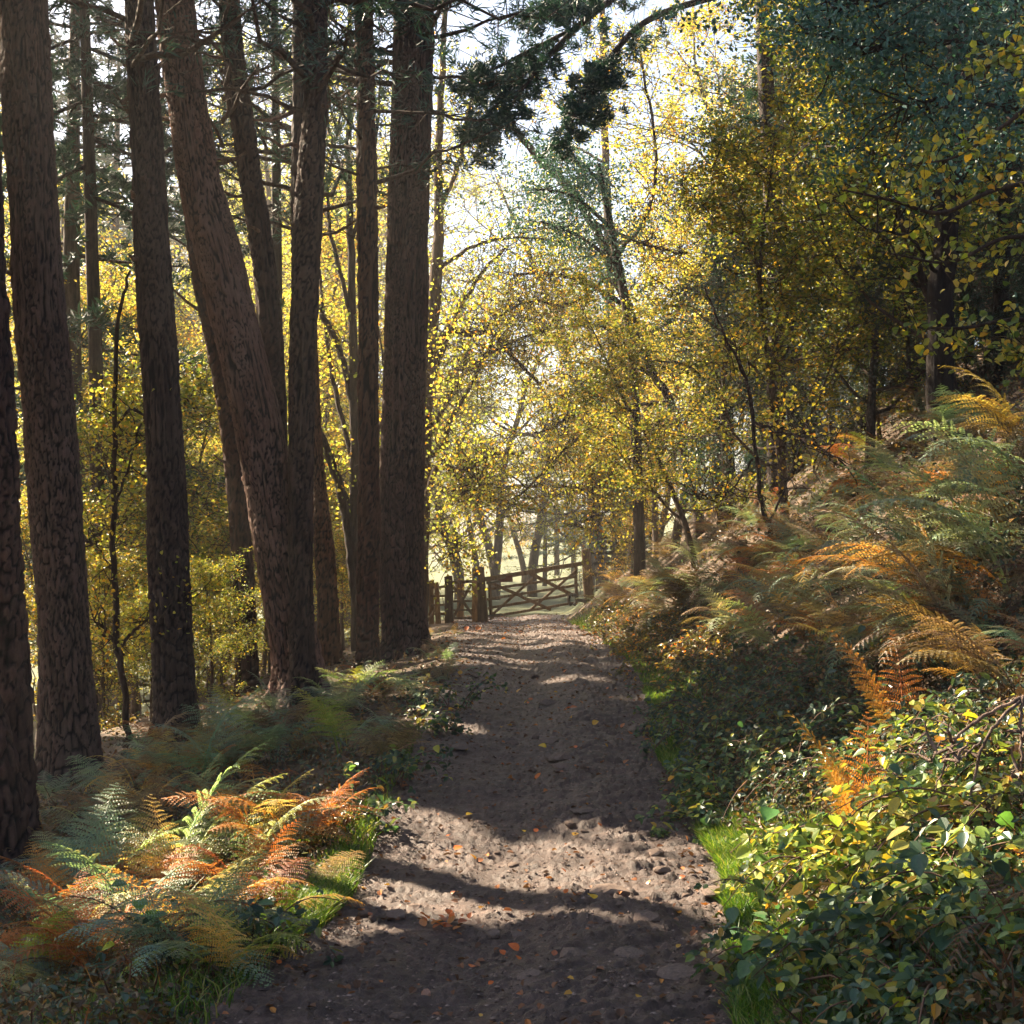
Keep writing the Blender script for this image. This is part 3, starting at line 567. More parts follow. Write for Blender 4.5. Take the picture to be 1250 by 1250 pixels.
for w in WOODS:
    if w[6]: mem.setdefault((w[0], slot(w[1]), w[6]), []).append(w[2])
for key, px, d, s, c, l, g in WOODS:
    if g:
        q = sorted(mem[(key, slot(px), g)]); l = ' '.join(x for x in (LOOK.get(g, ''), ('low dark bush' if g.startswith('low') else KINDW[key]), slot(px)) if x) + (', in mist beyond the gate' if g == G2 else ' in the wood')
        if len(q) > 1: l += ', ' + ORD[q.index(d)]
    x, y = at_px(px, d); tree(key, x, y, s, l, g, c, (.9, .8, .7))

# ------------------------------------------------------------------ trees drawn one by one
def own_tree(name, label, cat, spines, base, lc, leafs=None, mat='bark_far', bc=(.6, .5, .45), twigs=0, leafmat='autumn', lpt=20, leaf=.07, seed=0, scat=.15, tl=.8):
    """spines: lists of (px,py,width px,distance); first is the trunk"""
    rng = np.random.default_rng(seed); root = thing(name, label, cat, base); o = np.array(base); tws = []; limb = MB()
    for k, sp in enumerate(spines):
        pts = np.array([tuple(P(a, b, d)) for a, b, w, d in sp]); rad = np.array([w / 2 * d / F for a, b, w, d in sp])
        if k == 0 and pts[0][2] > o[2] + .1 and name != 'dead_branch': pts = np.vstack([[pts[0][0], pts[0][1], o[2] - .25], pts]); rad = np.concatenate([[rad[0] * 1.15], rad])
        C = catmull(np.hstack([pts, rad[:, None]]), len(sp) * 6); C[:, :3] += rng.normal(size=(len(C), 3)) * (.003 if name == 'dead_branch' else .012); C[:, 3] *= (.6 if name == 'dead_branch' else 1)
        if k == 0: mb = MB(); mb.tube(C[:, :3] - o, np.maximum(C[:, 3], .004), 10); mb.obj('trunk', M[mat], root, color=bc)
        else: mb = MB(); mb.tube(C[:, :3] - o, np.maximum(C[:, 3], .004), 7); mb.obj('branch', M[mat], root, color=bc)
        for _ in range(twigs if k else twigs // 2):
            t = rng.integers(len(C) // 3, len(C)); q = C[t, :3]; dd = rdir(1, rng)[0] + np.array([0, 0, .15])
            tp, _ = wiggle(q, dd, tl * rng.uniform(.5, 1.3), 5, rng, .3); limb.tube(tp - o, np.linspace(.012, .003, 6), 3, False); tws.append(tp[1:5] - o)
            if rng.uniform() < .6:
                t2, _ = wiggle(tp[3], rdir(1, rng)[0], tl * .5, 3, rng, .3); limb.tube(t2 - o, np.linspace(.008, .003, 4), 3, False); tws.append(t2 - o)
    if twigs: limb.obj('twigs', M[mat], root, color=bc, kind='stuff')
    if lpt and twigs:
        tws = np.array(tws); n = len(tws) * lpt; idx = rng.integers(0, len(tws), n); t = rng.uniform(0, 2.999, n); i0 = t.astype(int); fr = (t - i0)[:, None]
        Cc = tws[idx, i0] * (1 - fr) + tws[idx, i0 + 1] * fr + rng.normal(size=(n, 3)) * scat; mb = MB(); sz = leaf * rng.uniform(.6, 1.2, n)
        D = rdir(n, rng); D[:, 2] -= .4; mb.leaves6(Cc, D, rdir(n, rng) + [0, 0, .5], sz, sz * .8); mb.obj('crown', M[leafmat], root, smooth=False, color=lc, kind='stuff')
    return root
def gpt(px, d): x = (px - 625) * d / F; return (x, d, gh(x, d))
own_tree('sapling', 'thin bare-stemmed sapling standing between the first two big pines', 'sapling',
         [[(156, 935, 9, 18), (152, 850, 8, 18), (143, 770, 8, 18), (139, 640, 7, 18), (140, 540, 6, 18), (143, 400, 5, 18), (158, 330, 3, 18)],
          [(146, 790, 4, 18), (170, 765, 4, 17.8), (200, 745, 3, 17.6), (230, 735, 2, 17.5)], [(141, 620, 3, 18), (160, 560, 3, 18.1), (178, 500, 2, 18.2)], [(140, 700, 3, 18), (120, 670, 2, 18), (105, 660, 2, 18)],
          [(150, 800, 3, 18), (130, 770, 3, 17.9), (110, 755, 2, 17.8)], [(139, 520, 3, 18), (165, 500, 3, 18), (200, 540, 2, 18)]], gpt(156, 18), (1, .95, .7), twigs=9, lpt=20, leaf=.055, seed=3)
own_tree('oak_tree', 'forked tree with curving bare limbs between the slim and the reddish pines', 'tree',
         [[(436, 790, 16, 30), (434, 650, 13, 30), (432, 500, 12, 30), (430, 350, 10, 30), (426, 200, 8, 30), (428, 60, 6, 30), (424, -60, 5, 30)],
          [(433, 720, 12, 30), (424, 640, 12, 30), (410, 580, 11, 29.8), (385, 515, 9, 29.5), (360, 490, 7, 29.3)], [(432, 500, 8, 30), (415, 430, 8, 30), (395, 385, 7, 30), (385, 370, 5, 30)],
          [(430, 560, 6, 30), (410, 480, 6, 30.4), (402, 440, 5, 30.5), (390, 330, 4, 30.7)], [(428, 380, 6, 30), (405, 290, 5, 30), (400, 230, 4, 30), (420, 120, 3, 30)], [(432, 630, 5, 30), (405, 565, 5, 30), (385, 555, 4, 29.8)],
          [(434, 660, 4, 30), (455, 560, 4, 30), (470, 480, 3, 30), (462, 400, 2, 30)], [(428, 300, 5, 30), (455, 200, 4, 30), (465, 90, 3, 30)], [(430, 240, 5, 30), (400, 150, 4, 30), (405, 40, 3, 30)]], gpt(436, 30), (1, 1, .8), twigs=20, lpt=9, leaf=.08, seed=4, tl=1.3)
own_tree('oak_tree', 'oak whose crooked limbs spread right from behind the broad pine over the small gate', 'tree',
         [[(512, 790, 22, 34), (514, 640, 22, 34), (520, 480, 20, 34), (530, 360, 17, 34), (536, 280, 13, 34), (535, 180, 10, 34), (540, 80, 8, 34), (545, -40, 6, 34)],
          [(522, 450, 12, 34), (545, 405, 9, 33.8), (575, 408, 8, 33.5), (600, 405, 7, 33.3), (622, 432, 6, 33), (660, 470, 4, 32.8)], [(518, 560, 9, 34), (540, 545, 8, 33.8), (550, 515, 6, 33.6), (575, 470, 5, 33.5), (600, 420, 4, 33.3)],
          [(518, 545, 7, 34), (535, 510, 6, 34), (560, 465, 5, 34), (570, 440, 4, 34)], [(520, 480, 8, 34), (540, 430, 7, 34), (560, 380, 5, 34), (590, 330, 4, 34), (620, 300, 3, 34)],
          [(516, 620, 8, 34), (535, 566, 7, 33), (552, 573, 8, 32.5), (575, 572, 6, 32), (600, 555, 4, 32), (640, 553, 3, 32)], [(553, 573, 5, 32.5), (562, 590, 4, 32.3), (566, 602, 3, 32.2)], [(574, 572, 4, 32), (583, 590, 3, 32), (588, 600, 2, 32)],
          [(530, 640, 4, 34), (548, 660, 4, 33.6), (558, 665, 3, 33.4), (545, 680, 2, 33.2)], [(535, 260, 6, 34), (560, 200, 6, 34), (568, 150, 4, 34), (590, 80, 3, 34)], [(532, 330, 6, 34), (580, 300, 4, 34), (640, 290, 3, 34), (700, 300, 2, 34)]],
         gpt(512, 34), (1, 1, .8), twigs=56, lpt=8, leaf=.08, seed=5, tl=1.5, bc=(.9, .7, .5))
own_tree('oak_tree', 'tree with a slanting trunk and long branches above the gate', 'tree',
         [[(852, 625, 13, 33), (838, 570, 12, 33), (822, 500, 11, 33), (795, 450, 10, 33), (765, 370, 13, 33), (745, 320, 12, 33), (722, 270, 11, 33), (690, 225, 10, 33), (660, 195, 10, 33), (630, 160, 7, 33), (600, 110, 4, 33)],
          [(790, 440, 5, 33), (740, 400, 4, 33), (680, 400, 4, 33), (620, 420, 3, 33), (570, 450, 2, 33)], [(815, 490, 5, 33), (760, 500, 4, 32.5), (700, 540, 3, 32), (650, 590, 3, 31.6), (620, 620, 2, 31.3)], [(750, 330, 5, 33), (700, 370, 4, 33), (640, 370, 3, 33), (590, 400, 2, 33)],
          [(800, 460, 6, 33), (760, 445, 5, 32.6), (720, 480, 4, 32), (680, 520, 3, 31.5), (640, 530, 2, 31)], [(770, 380, 7, 33), (720, 345, 5, 33), (670, 335, 4, 33), (620, 335, 2, 33)], [(822, 500, 5, 33), (790, 530, 4, 32), (740, 590, 4, 31.5), (690, 600, 2, 31)],
          [(745, 320, 6, 33), (790, 260, 5, 33), (800, 180, 4, 33), (780, 60, 3, 33)], [(838, 560, 4, 33), (800, 590, 3, 32), (750, 620, 3, 31.5), (700, 640, 2, 31)], [(780, 410, 6, 33), (820, 390, 4, 33.5), (850, 330, 4, 34), (900, 250, 3, 34)],
          [(660, 195, 6, 33), (700, 140, 6, 33), (740, 110, 5, 33), (760, 40, 4, 33)], [(720, 270, 6, 33), (790, 300, 4, 33), (840, 310, 3, 33)], [(840, 575, 4, 33), (862, 520, 3, 32), (885, 480, 2, 32)]],
         gpt(852, 33), (1.05, .95, .7), twigs=76, lpt=11, leaf=.075, seed=6, tl=1.5, bc=(.55, .42, .36))
own_tree('pine_tree', 'slim straight trunk seen above the gate behind the slanting trunk', 'pine tree',
         [[(752, 660, 13, 46), (748, 450, 12, 46), (743, 300, 11, 46), (738, 150, 9, 46), (735, 0, 7, 46), (733, -80, 5, 46)], [(744, 300, 4, 46), (790, 285, 3, 46), (820, 300, 2, 46)], [(740, 200, 4, 46), (700, 180, 3, 46), (670, 190, 2, 46)]], gpt(752, 46), (1, .95, .7), twigs=14, lpt=14, seed=7, tl=1.4, leaf=.085)
own_tree('shrub', 'leafless dark shrub stem leaning over the middle of the right bank', 'shrub',
         [[(945, 680, 7, 18), (938, 640, 6, 18), (925, 590, 5, 18), (918, 500, 5, 18), (905, 450, 4, 18), (880, 400, 3, 18), (860, 350, 2, 18)], [(920, 515, 4, 18), (960, 530, 3, 17.5), (1000, 545, 2, 17), (1035, 570, 2, 16.8)],
          [(938, 640, 3, 18), (965, 580, 3, 18), (985, 520, 2, 18)], [(919, 560, 3, 18), (890, 600, 2, 18), (850, 610, 2, 18)]], gpt(945, 18), (1, .85, .5), twigs=16, lpt=7, leaf=.05, seed=8, tl=.6, bc=(.5, .38, .34))
for sp, lab in (([(888, 640, 26, 30), (884, 560, 26, 30), (880, 440, 22, 30), (874, 340, 14, 30), (870, 250, 5, 30)], 'black-looking trunk standing on the bank right of the slanting tree'),
                ([(972, 600, 22, 27), (970, 450, 20, 27), (962, 330, 13, 27), (958, 220, 5, 27)], 'dark trunk among golden leaves above the middle of the right bank'),
                ([(1150, 520, 34, 17), (1148, 400, 32, 17), (1156, 250, 28, 17), (1165, 100, 25, 17), (1168, -80, 20, 17)], 'stout dark trunk near the right edge, under the big-leaved branches'),
                ([(1215, 500, 20, 18), (1225, 300, 18, 18), (1232, 100, 15, 18), (1235, -80, 12, 18)], 'slender dark trunk closest to the right picture edge'),
                ([(1060, 560, 18, 24), (1058, 400, 17, 24), (1050, 200, 14, 24), (1046, -50, 10, 24)], 'slim dark trunk in the shade right of the middle of the bank'),
                ([(775, 690, 20, 42), (773, 560, 18, 42), (768, 480, 15, 42), (760, 400, 10, 42)], 'brown trunk rising behind the right gate post among orange leaves')):
    own_tree('tree', lab, 'tree', [sp, [(sp[2][0], sp[2][1], 7, sp[2][3]), (sp[2][0] + 40, sp[2][1] - 60, 5, sp[2][3] - .5), (sp[2][0] + 90, sp[2][1] - 70, 2, sp[2][3] - 1)],
                                  [(sp[1][0], sp[1][1] - 60, 6, sp[1][3]), (sp[1][0] - 40, sp[1][1] - 110, 4, sp[1][3] - .5), (sp[1][0] - 90, sp[1][1] - 120, 2, sp[1][3] - 1)]], gpt(sp[0][0], sp[0][3]), (.9, .85, .6), twigs=8, lpt=16, seed=sp[0][0], leafmat='hazel', bc=(.22, .18, .16), tl=1.0)

# dark pine boughs hanging over the gate, and the holly below them
def bough_tree(label, px, d, spines, n_t, size, seed, color, name='pine_tree', cat='pine tree', mat='needle', spread=.5):
    rng = np.random.default_rng(seed); b = gpt(px, d); root = thing(name, label, cat, b); o = np.array(b); wood = MB(); tf = []
    for sp in spines:
        pts = np.array([tuple(P(a, c, dd)) for a, c, w, dd in sp]); rad = np.array([w / 2 * dd / F for a, c, w, dd in sp])
        if sp is spines[0]: pts = np.vstack([[pts[0][0], pts[0][1], min(o[2], pts[0][2]) - .25], pts]); rad = np.concatenate([[rad[0] * 1.15], rad])
        C = catmull(np.hstack([pts, rad[:, None]]), len(sp) * 6)
        m2 = MB(); m2.tube(C[:, :3] - o, np.maximum(C[:, 3], .005), 8); m2.obj('trunk' if sp is spines[0] else 'branch', M['bark_far'], root, color=(.5, .42, .38))
        for _ in range(n_t):
            q = C[rng.integers(len(C) // 4, len(C)), :3]; off = rng.normal(size=3) * np.array([spread, spread, spread * .5]) - np.array([0, 0, .12]); e = q + off
            if rng.uniform() < .5: wood.tube(np.array([q, q + off * .5 + rng.normal(size=3) * .05, e]) - o, (.012, .009, .004), 3, False)
            tf.append(e)
    wood.obj('twigs', M['bark_far'], root, color=(.5, .42, .38), kind='stuff'); lf = MB(); tf = np.array(tf) - o
    if mat == 'needle': needle_cloud(lf, tf, .08, rng, 44, .17, .024)
    else:
        C = np.repeat(tf, 30, 0) + rng.normal(size=(len(tf) * 30, 3)) * .14; lf.leaves6(C, rdir(len(C), rng), rdir(len(C), rng), size * rng.uniform(.6, 1.2, len(C)), size * .55)
    lf.obj('crown', M[mat], root, color=color, kind='stuff', smooth=False); return root
bough_tree('dark green pine boughs sweeping down over the gate from the upper right', 948, 26,
           [[(948, 560, 24, 26), (945, 300, 22, 26), (935, 100, 20, 26), (925, -120, 16, 26)], [(930, -60, 10, 26), (800, -30, 9, 25.5), (720, 20, 8, 25), (660, 80, 6, 24.5), (620, 135, 4, 24), (590, 185, 2, 24)], [(930, -20, 9, 26), (800, 20, 8, 25.5), (745, 70, 7, 25), (710, 120, 5, 24.6), (690, 175, 2, 24.5)],
            [(700, 35, 5, 25), (650, 60, 5, 24.6), (600, 85, 4, 24), (560, 95, 2, 24)], [(690, 55, 5, 25), (640, 90, 4, 24.6), (595, 140, 3, 24), (570, 160, 2, 24)], [(730, 0, 5, 25), (690, 0, 4, 24.6), (650, 20, 2, 24)], [(760, 50, 5, 25), (730, 90, 4, 24.6), (720, 140, 2, 24.6)]], 85, .1, 21, (.8, .95, .95), spread=.2)
bough_tree('blue-green holly crown hanging above the gate, among yellow leaves', 760, 30,
           [[(780, 640, 14, 30), (770, 420, 12, 30), (750, 300, 10, 30), (730, 200, 6, 30)], [(760, 330, 6, 30), (710, 290, 4, 29.5), (660, 270, 2, 29)], [(748, 280, 6, 30), (700, 240, 4, 29.5), (650, 230, 2, 29)], [(740, 230, 5, 30), (710, 200, 3, 29.5), (680, 190, 2, 29.3)]], 60, .075, 22, (1.7, 1.8, 2.0), 'holly_tree', 'tree', 'holly', .5)
bough_tree('dark blue-green evergreen foliage filling the top right corner', 1290, 14,
           [[(1330, 700, 30, 14), (1320, 300, 26, 14), (1310, -100, 20, 14)], [(1318, 100, 8, 14), (1240, 60, 7, 13.8), (1150, 50, 5, 13.6), (1060, 60, 4, 13.5), (990, 30, 2, 13.4)], [(1318, 0, 8, 14), (1230, -20, 7, 13.8), (1130, -10, 5, 13.6), (1030, 0, 4, 13.5), (960, -20, 2, 13.4)],
            [(1320, 180, 7, 14), (1240, 140, 5, 13.8), (1170, 120, 4, 13.6), (1100, 130, 2, 13.4)], [(1315, -60, 7, 14), (1230, -80, 5, 13.8), (1100, -70, 4, 13.6), (980, -60, 2, 13.4)]], 95, .065, 25, (1.2, 1.5, 1.7), 'evergreen_tree', 'tree', 'holly', .5)
bough_tree('dark conifer with drooping dead boughs at the upper left between the pines', 130, 26,
           [[(118, 800, 20, 26), (118, 500, 18, 26), (112, 300, 16, 26), (106, 100, 14, 26), (100, -80, 10, 26)]] +
           [[(112, y, 5, 26), (112 + s * 60, y + 25, 4, 25.6), (112 + s * 130, y + 60 + q, 2, 25)] for y, s, q in ((-40, -1, 0), (-20, 1, 30), (40, -1, 20), (60, 1, 0), (100, 1.2, 20), (120, -1, 0), (170, 1.1, -20), (200, -.8, 30), (240, 1, 10), (20, 1.4, -20), (140, 1.5, 30))], 26, .1, 23, (.8, .9, .9), spread=.6, name='conifer_tree')
bough_tree('dark conifer boughs showing above the reddish pine, near the picture top', 320, 28,
           [[(335, 800, 16, 28), (338, 400, 14, 28), (336, 100, 10, 28), (334, -60, 8, 28)]] + [[(336, y, 4, 28), (336 + s * 50, y + 10, 3, 27.6), (336 + s * 100, y + 40, 2, 27)] for y, s in ((-30, -1), (10, 1), (60, -1), (90, .8), (140, -1.1), (180, .7), (250, -.8))], 16, .1, 24, (.9, 1, 1), spread=.5, name='conifer_tree')

# unseen trees added left of the view; crowns cut to shape the sun patches
SH = 0
for (x, y, zc, r, hgt) in [(-8, 14.5, 7, 2.6, 6.5), (-11, 17, 8, 3, 8), (-7.6, 18.5, 8.5, 2.5, 6), (-13.5, 20.5, 9, 3, 8), (-10, 22.5, 9.5, 2.6, 7.5), (-16, 23, 9.5, 3.2, 9), (-12.5, 26, 9.5, 2.8, 8), (-17.5, 28, 10, 3.2, 9), (-9, 11.5, 6, 2.4, 6), (-12.5, 13.5, 8, 2.8, 7), (-16, 17, 9.5, 3, 8),
                           (-15, 31, 10, 3, 8), (-6.2, 11.2, 4.5, 1.7, 4.2), (-5.8, 8.2, 4.2, 1.7, 4.5), (-8.5, 8, 5.5, 2.3, 6), (-20, 25, 11, 3.2, 9), (-19, 20, 10, 3.2, 9), (-12, 9.5, 8, 2.8, 8)]:
    rng = np.random.default_rng(300 + SH); SH += 1; z = gh(x, y); zc += 2.2; hgt += 5
    root = thing('evergreen_tree', 'unseen tall evergreen added left of the pines to shade the path', 'tree', (x, y, z), group='added shade trees beside the path, out of the picture')
    mb = MB(); mb.tube([(0, 0, -.2), (.1, 0, (zc - z)), (0, .1, zc - z + hgt / 2)], (.09, .07, .03), 10); mb.obj('trunk', M['bark_far'], root, color=(.7, .6, .5))
    n = int(6800 * (r / 3) ** 2 * hgt / 7); v = rdir(n, rng) * rng.uniform(.15, 1, n)[:, None] ** .5 * np.array([r, r, hgt / 2]); C = v + np.array([x, y, zc]); C += rng.normal(size=C.shape) * .15
    C = C[fbm(C[:, 0] * 1.3 + C[:, 2], C[:, 1] * 1.3 - C[:, 2] * .7, 60, 2) > -.32]; C = C[carve(C, .04)]
    inview = (np.abs(C[:, 0]) < C[:, 1] * .357); C = C[~inview]; n = len(C)
    if n < 5: continue
    lf = MB(); sz = rng.uniform(.13, .26, n); lf.leaves6(C - np.array([x, y, z]), rdir(n, rng), rdir(n, rng), sz, sz * .7); lf.obj('crown', M['holly'], root, smooth=False, color=(1.2, 1.2, 1), kind='stuff')

# ------------------------------------------------------------------ gate, wicket gate, fence, wall
def part(root, nm, p0, p1, w, h, color=(1, 1, 1), up=(0, 0, 1), mat='wood', label=None):
    o = np.array(root.location); mb = MB(); mb.beam(np.array(p0) - o, np.array(p1) - o, w, h, up, .006); return mb.obj(nm, M[mat], root, color=color, smooth=False, label=label)
dl, dr = 41.0, 44.6
def gd(px): return dl + (dr - dl) * (px - 594) / (712 - 594)
def G(px, py, off=0): return P(px, py, gd(px) + off)
gb = G(600, 752)
gate = thing('field_gate', 'wide five-barred wooden gate with crossed braces, closed across the path', 'gate', (gb.x, gb.y, gb.z))
part(gate, 'top_rail', G(593, 707), G(712, 687.5), .05, .13)
for a, b in (((594, 719.5), (703, 704)), ((595, 731.5), (706, 714)), ((596, 742.5), (704, 724.5)), ((598, 753), (703, 735.5))): part(gate, 'rail', G(*a), G(*b), .035, .075)
for a, b, w in (((594, 709), (672, 744), .09), ((600, 751), (652, 705), .08), ((647, 700), (700, 727), .11), ((648, 744), (704, 696), .08)): part(gate, 'brace', G(*a, -.05), G(*b, -.05), .035, w)
part(gate, 'stile', G(597, 706, -.0), G(600, 756, 0), .07, .10); part(gate, 'stile', G(703, 690), G(703.5, 737), .07, .10)
for hx_, hy_ in ((598, 711), (600, 751)):
    part(gate, 'hinge', G(hx_ - 4, hy_ + .6, -.08), G(hx_ + 12, hy_ - 1.5, -.08), .02, .05, mat='metal')
sg = link('notice_plate', None, label='small blank rust-red plate fixed to the top rail of the wide gate', category='sign'); sg.location = G(617, 707, -.09)
mb = MB(); mb.beam((-.21, 0, 0), (.21, .012, .02), .02, .19); mb.obj('plate', M['rust'], sg, smooth=False)
mb = MB()
for sx in (-.17, .17): mb.tube([(sx, -.02, .06), (sx, .06, .06)], .012, 6)
mb.obj('bolt', M['metal'], sg)
def post(name, label, px, pyb, pyt, d, w, color=(1, 1, 1), lean=0, wb=1.15, group=None, sink=.25):
    b = P(px, pyb, d); z = min(b.z, gh(b.x, b.y)); root = thing(name, label, 'post', (b.x, b.y, z), group=group); H = EYE - (pyt - HZ) * d / F - z; mb = MB(); V = []
    for k in range(7):
        f = k / 6; ww = w / 2 * (wb + (1 - wb) * f) * (1 + random.uniform(-.04, .04)); bev = ww * .25; c = (lean * f + random.uniform(-.01, .01), 0); z_ = -sink + (H + sink) * f
        for x, y in ((ww, ww - bev), (ww - bev, ww), (-ww + bev, ww), (-ww, ww - bev), (-ww, -ww + bev), (-ww + bev, -ww), (ww - bev, -ww), (ww, -ww + bev)): V.append((c[0] + x, y, z_ + (.03 * (x > 0) if k == 6 else 0)))
    i = np.arange(6)[:, None] * 8; j = np.arange(8)[None]; kk = (j + 1) % 8; q = np.stack([i + j, i + kk, i + 8 + kk, i + 8 + j], -1).reshape(-1, 4)
    V.append((lean, 0, H + .035)); t = [(48 + a, 48 + (a + 1) % 8, 56) for a in range(8)]; mb.add(V, q, t); mb.obj('shaft', M['wood'], root, smooth=False, color=color); return root
pm = post('gate_post', 'stout tapering gate post between the small gate and the wide gate', 588, 762, 693, 40.85, .33, (.75, .7, .65), -.1, 1.35)
post('gate_post', 'paler slim post against the left side of the stout gate post', 579.5, 761, 710, 40.5, .15, (1.7, 1.35, .9), 0, 1.1)
post('gate_post', 'leaning right-hand gate post beside the overgrown wall', 720, 737, 671, 44.9, .28, (1.0, .9, .75), -.12, 1.2)
post('gate_post', 'dark knobbly post at the left side of the small gate', 549, 765, 704, 40.6, .22, (.55, .5, .45), -.03, 1.2)
post('fence_post', 'pale sunlit post seen behind the small gate', 562, 758, 708, 43.5, .20, (1.5, 1.2, .8))
post('fence_post', 'leaning pale post second from the broad pine trunk', 536, 770, 712, 39.2, .13, (1.5, 1.25, .85), -.08)
post('fence_post', 'short weathered fence post beside the broad pine trunk', 527, 768, 709, 41.5, .14, (1.4, 1.2, .8))
dc = thing('waymark_disc', 'tiny blue and yellow waymark disc on the stout gate post', 'sign', tuple(P(581, 706, 40.63)))
for r, y, m in ((.06, 0, 'disc'), (.032, -.012, 'orange_disc')):
    mb = MB(); mb.tube([(0, y + .02, 0), (0, y, 0)], r, 14); mb.obj('disc', M[m], dc)
wb_ = P(565, 757, 40.6); wk = thing('wicket_gate', 'small barred wooden gate with crossed braces left of the stout post', 'gate', (wb_.x, wb_.y, wb_.z))
W = lambda px, py, o=0: P(px, py, 40.6 + o)
part(wk, 'top_rail', W(550, 711), W(584, 709.5), .07, .09, (.9, .85, .8))
for y in (722.5, 734, 745, 754.5): part(wk, 'rail', W(551, y), W(578, y - .5), .035, .06)
part(wk, 'brace', W(551, 713, -.05), W(582, 758, -.05), .03, .08); part(wk, 'brace', W(575, 713, -.05), W(551, 758, -.05), .03, .08); part(wk, 'stile', W(577, 709, 0), W(577, 758, 0), .06, .08)
fn = thing('rail_fence', 'short run of split-rail fence between the broad pine and the small gate', 'fence', tuple(P(536, 760, 40)))
for k, y in enumerate((716, 727, 738, 749)): part(fn, 'rail', P(519, y + 1, 41.8), P(548, y, 40.55), .04, .07, (1.1, .95, .75))
part(fn, 'brace', P(519, 762, 39.6), P(531, 744, 40.2), .05, .08, (1.2, 1, .7))
lt = thing('gate_latch', 'round iron latch hanging at the right end of the wide gate', 'latch', tuple(G(699, 732, -.14)))
mb = MB(); a = np.linspace(0, 2 * np.pi, 17); mb.tube(np.stack([.13 * np.cos(a), 0 * a, .17 * np.sin(a)], -1), .055, 8, False); mb.obj('ring', M['metal'], lt)
mb = MB(); mb.beam((.1, 0, 0), (.45, .05, -.06), .08, .1); mb.obj('bar', M['metal'], lt, smooth=False)
ch = MB()
for k in range(9):
    f = k / 8; c = np.array(G(705 + 4 * math.sin(f * 3), 695 + 34 * f, -.1)); th = np.linspace(0, 2 * np.pi, 9); e = np.array([1, 0, 0]) if k % 2 else np.array([0, 1, 0]); ch.tube(c + np.outer(np.cos(th), e) * .03 + np.outer(np.sin(th), [0, 0, 1]) * .055, .012, 4, False)
chn = thing('chain', 'rusty chain hanging down the latch end of the wide gate', 'chain', (0, 0, 0)); ch.obj('links', M['metal'], chn)
# dry stone wall right of the gate, stone by stone
bx = P(760, 700, 44.8); wall = thing('stone_wall', 'dark dry stone wall stub overgrown with brambles right of the gate', 'wall', (bx.x, bx.y, gh(bx.x, bx.y)))
def rock_mesh(seed, flat=.6, sub=2, blocky=0.0):
    rng = np.random.default_rng(seed); import bmesh; bm = bmesh.new(); bmesh.ops.create_icosphere(bm, subdivisions=sub, radius=1)
    V = np.array([v.co[:] for v in bm.verts]); Fc = np.array([[v.index for v in f.verts] for f in bm.faces]); bm.free()
    if blocky: V = np.sign(V) * np.abs(V) ** blocky; V /= np.max(np.abs(V))
    for _ in range(7):
        n = rdir(1, rng)[0]; d = rng.uniform(.55, .85); s = V @ n; V = V - np.outer(np.maximum(s - d, 0), n)
    V = V * (1 + .12 * fbm(V[:, 0] * 2 + V[:, 2] + seed, V[:, 1] * 2 - V[:, 2], seed, 3)[:, None]); V[:, 2] *= flat
    return mesh('stone', V, [Fc], M['stone'], False)
ROCK = [rock_mesh(400 + k, .45 + .08 * k) for k in range(6)]; BLOCK = [rock_mesh(430 + k, .8, 2, .55) for k in range(4)]
for row in range(8):
    for k in range(5):
        o = link('stone', BLOCK[(row * 3 + k) % 4], wall, (.22, .2, .18)); w = .2 * random.uniform(.8, 1.2)
        o.location = (-.75 + k * .38 + (row % 2) * .17 + random.uniform(-.03, .03), random.uniform(-.05, .05), .05 + row * .17); o.scale = (w, .22, .1); o.rotation_euler = (0, random.uniform(-.06, .06), random.uniform(-.1, .1))

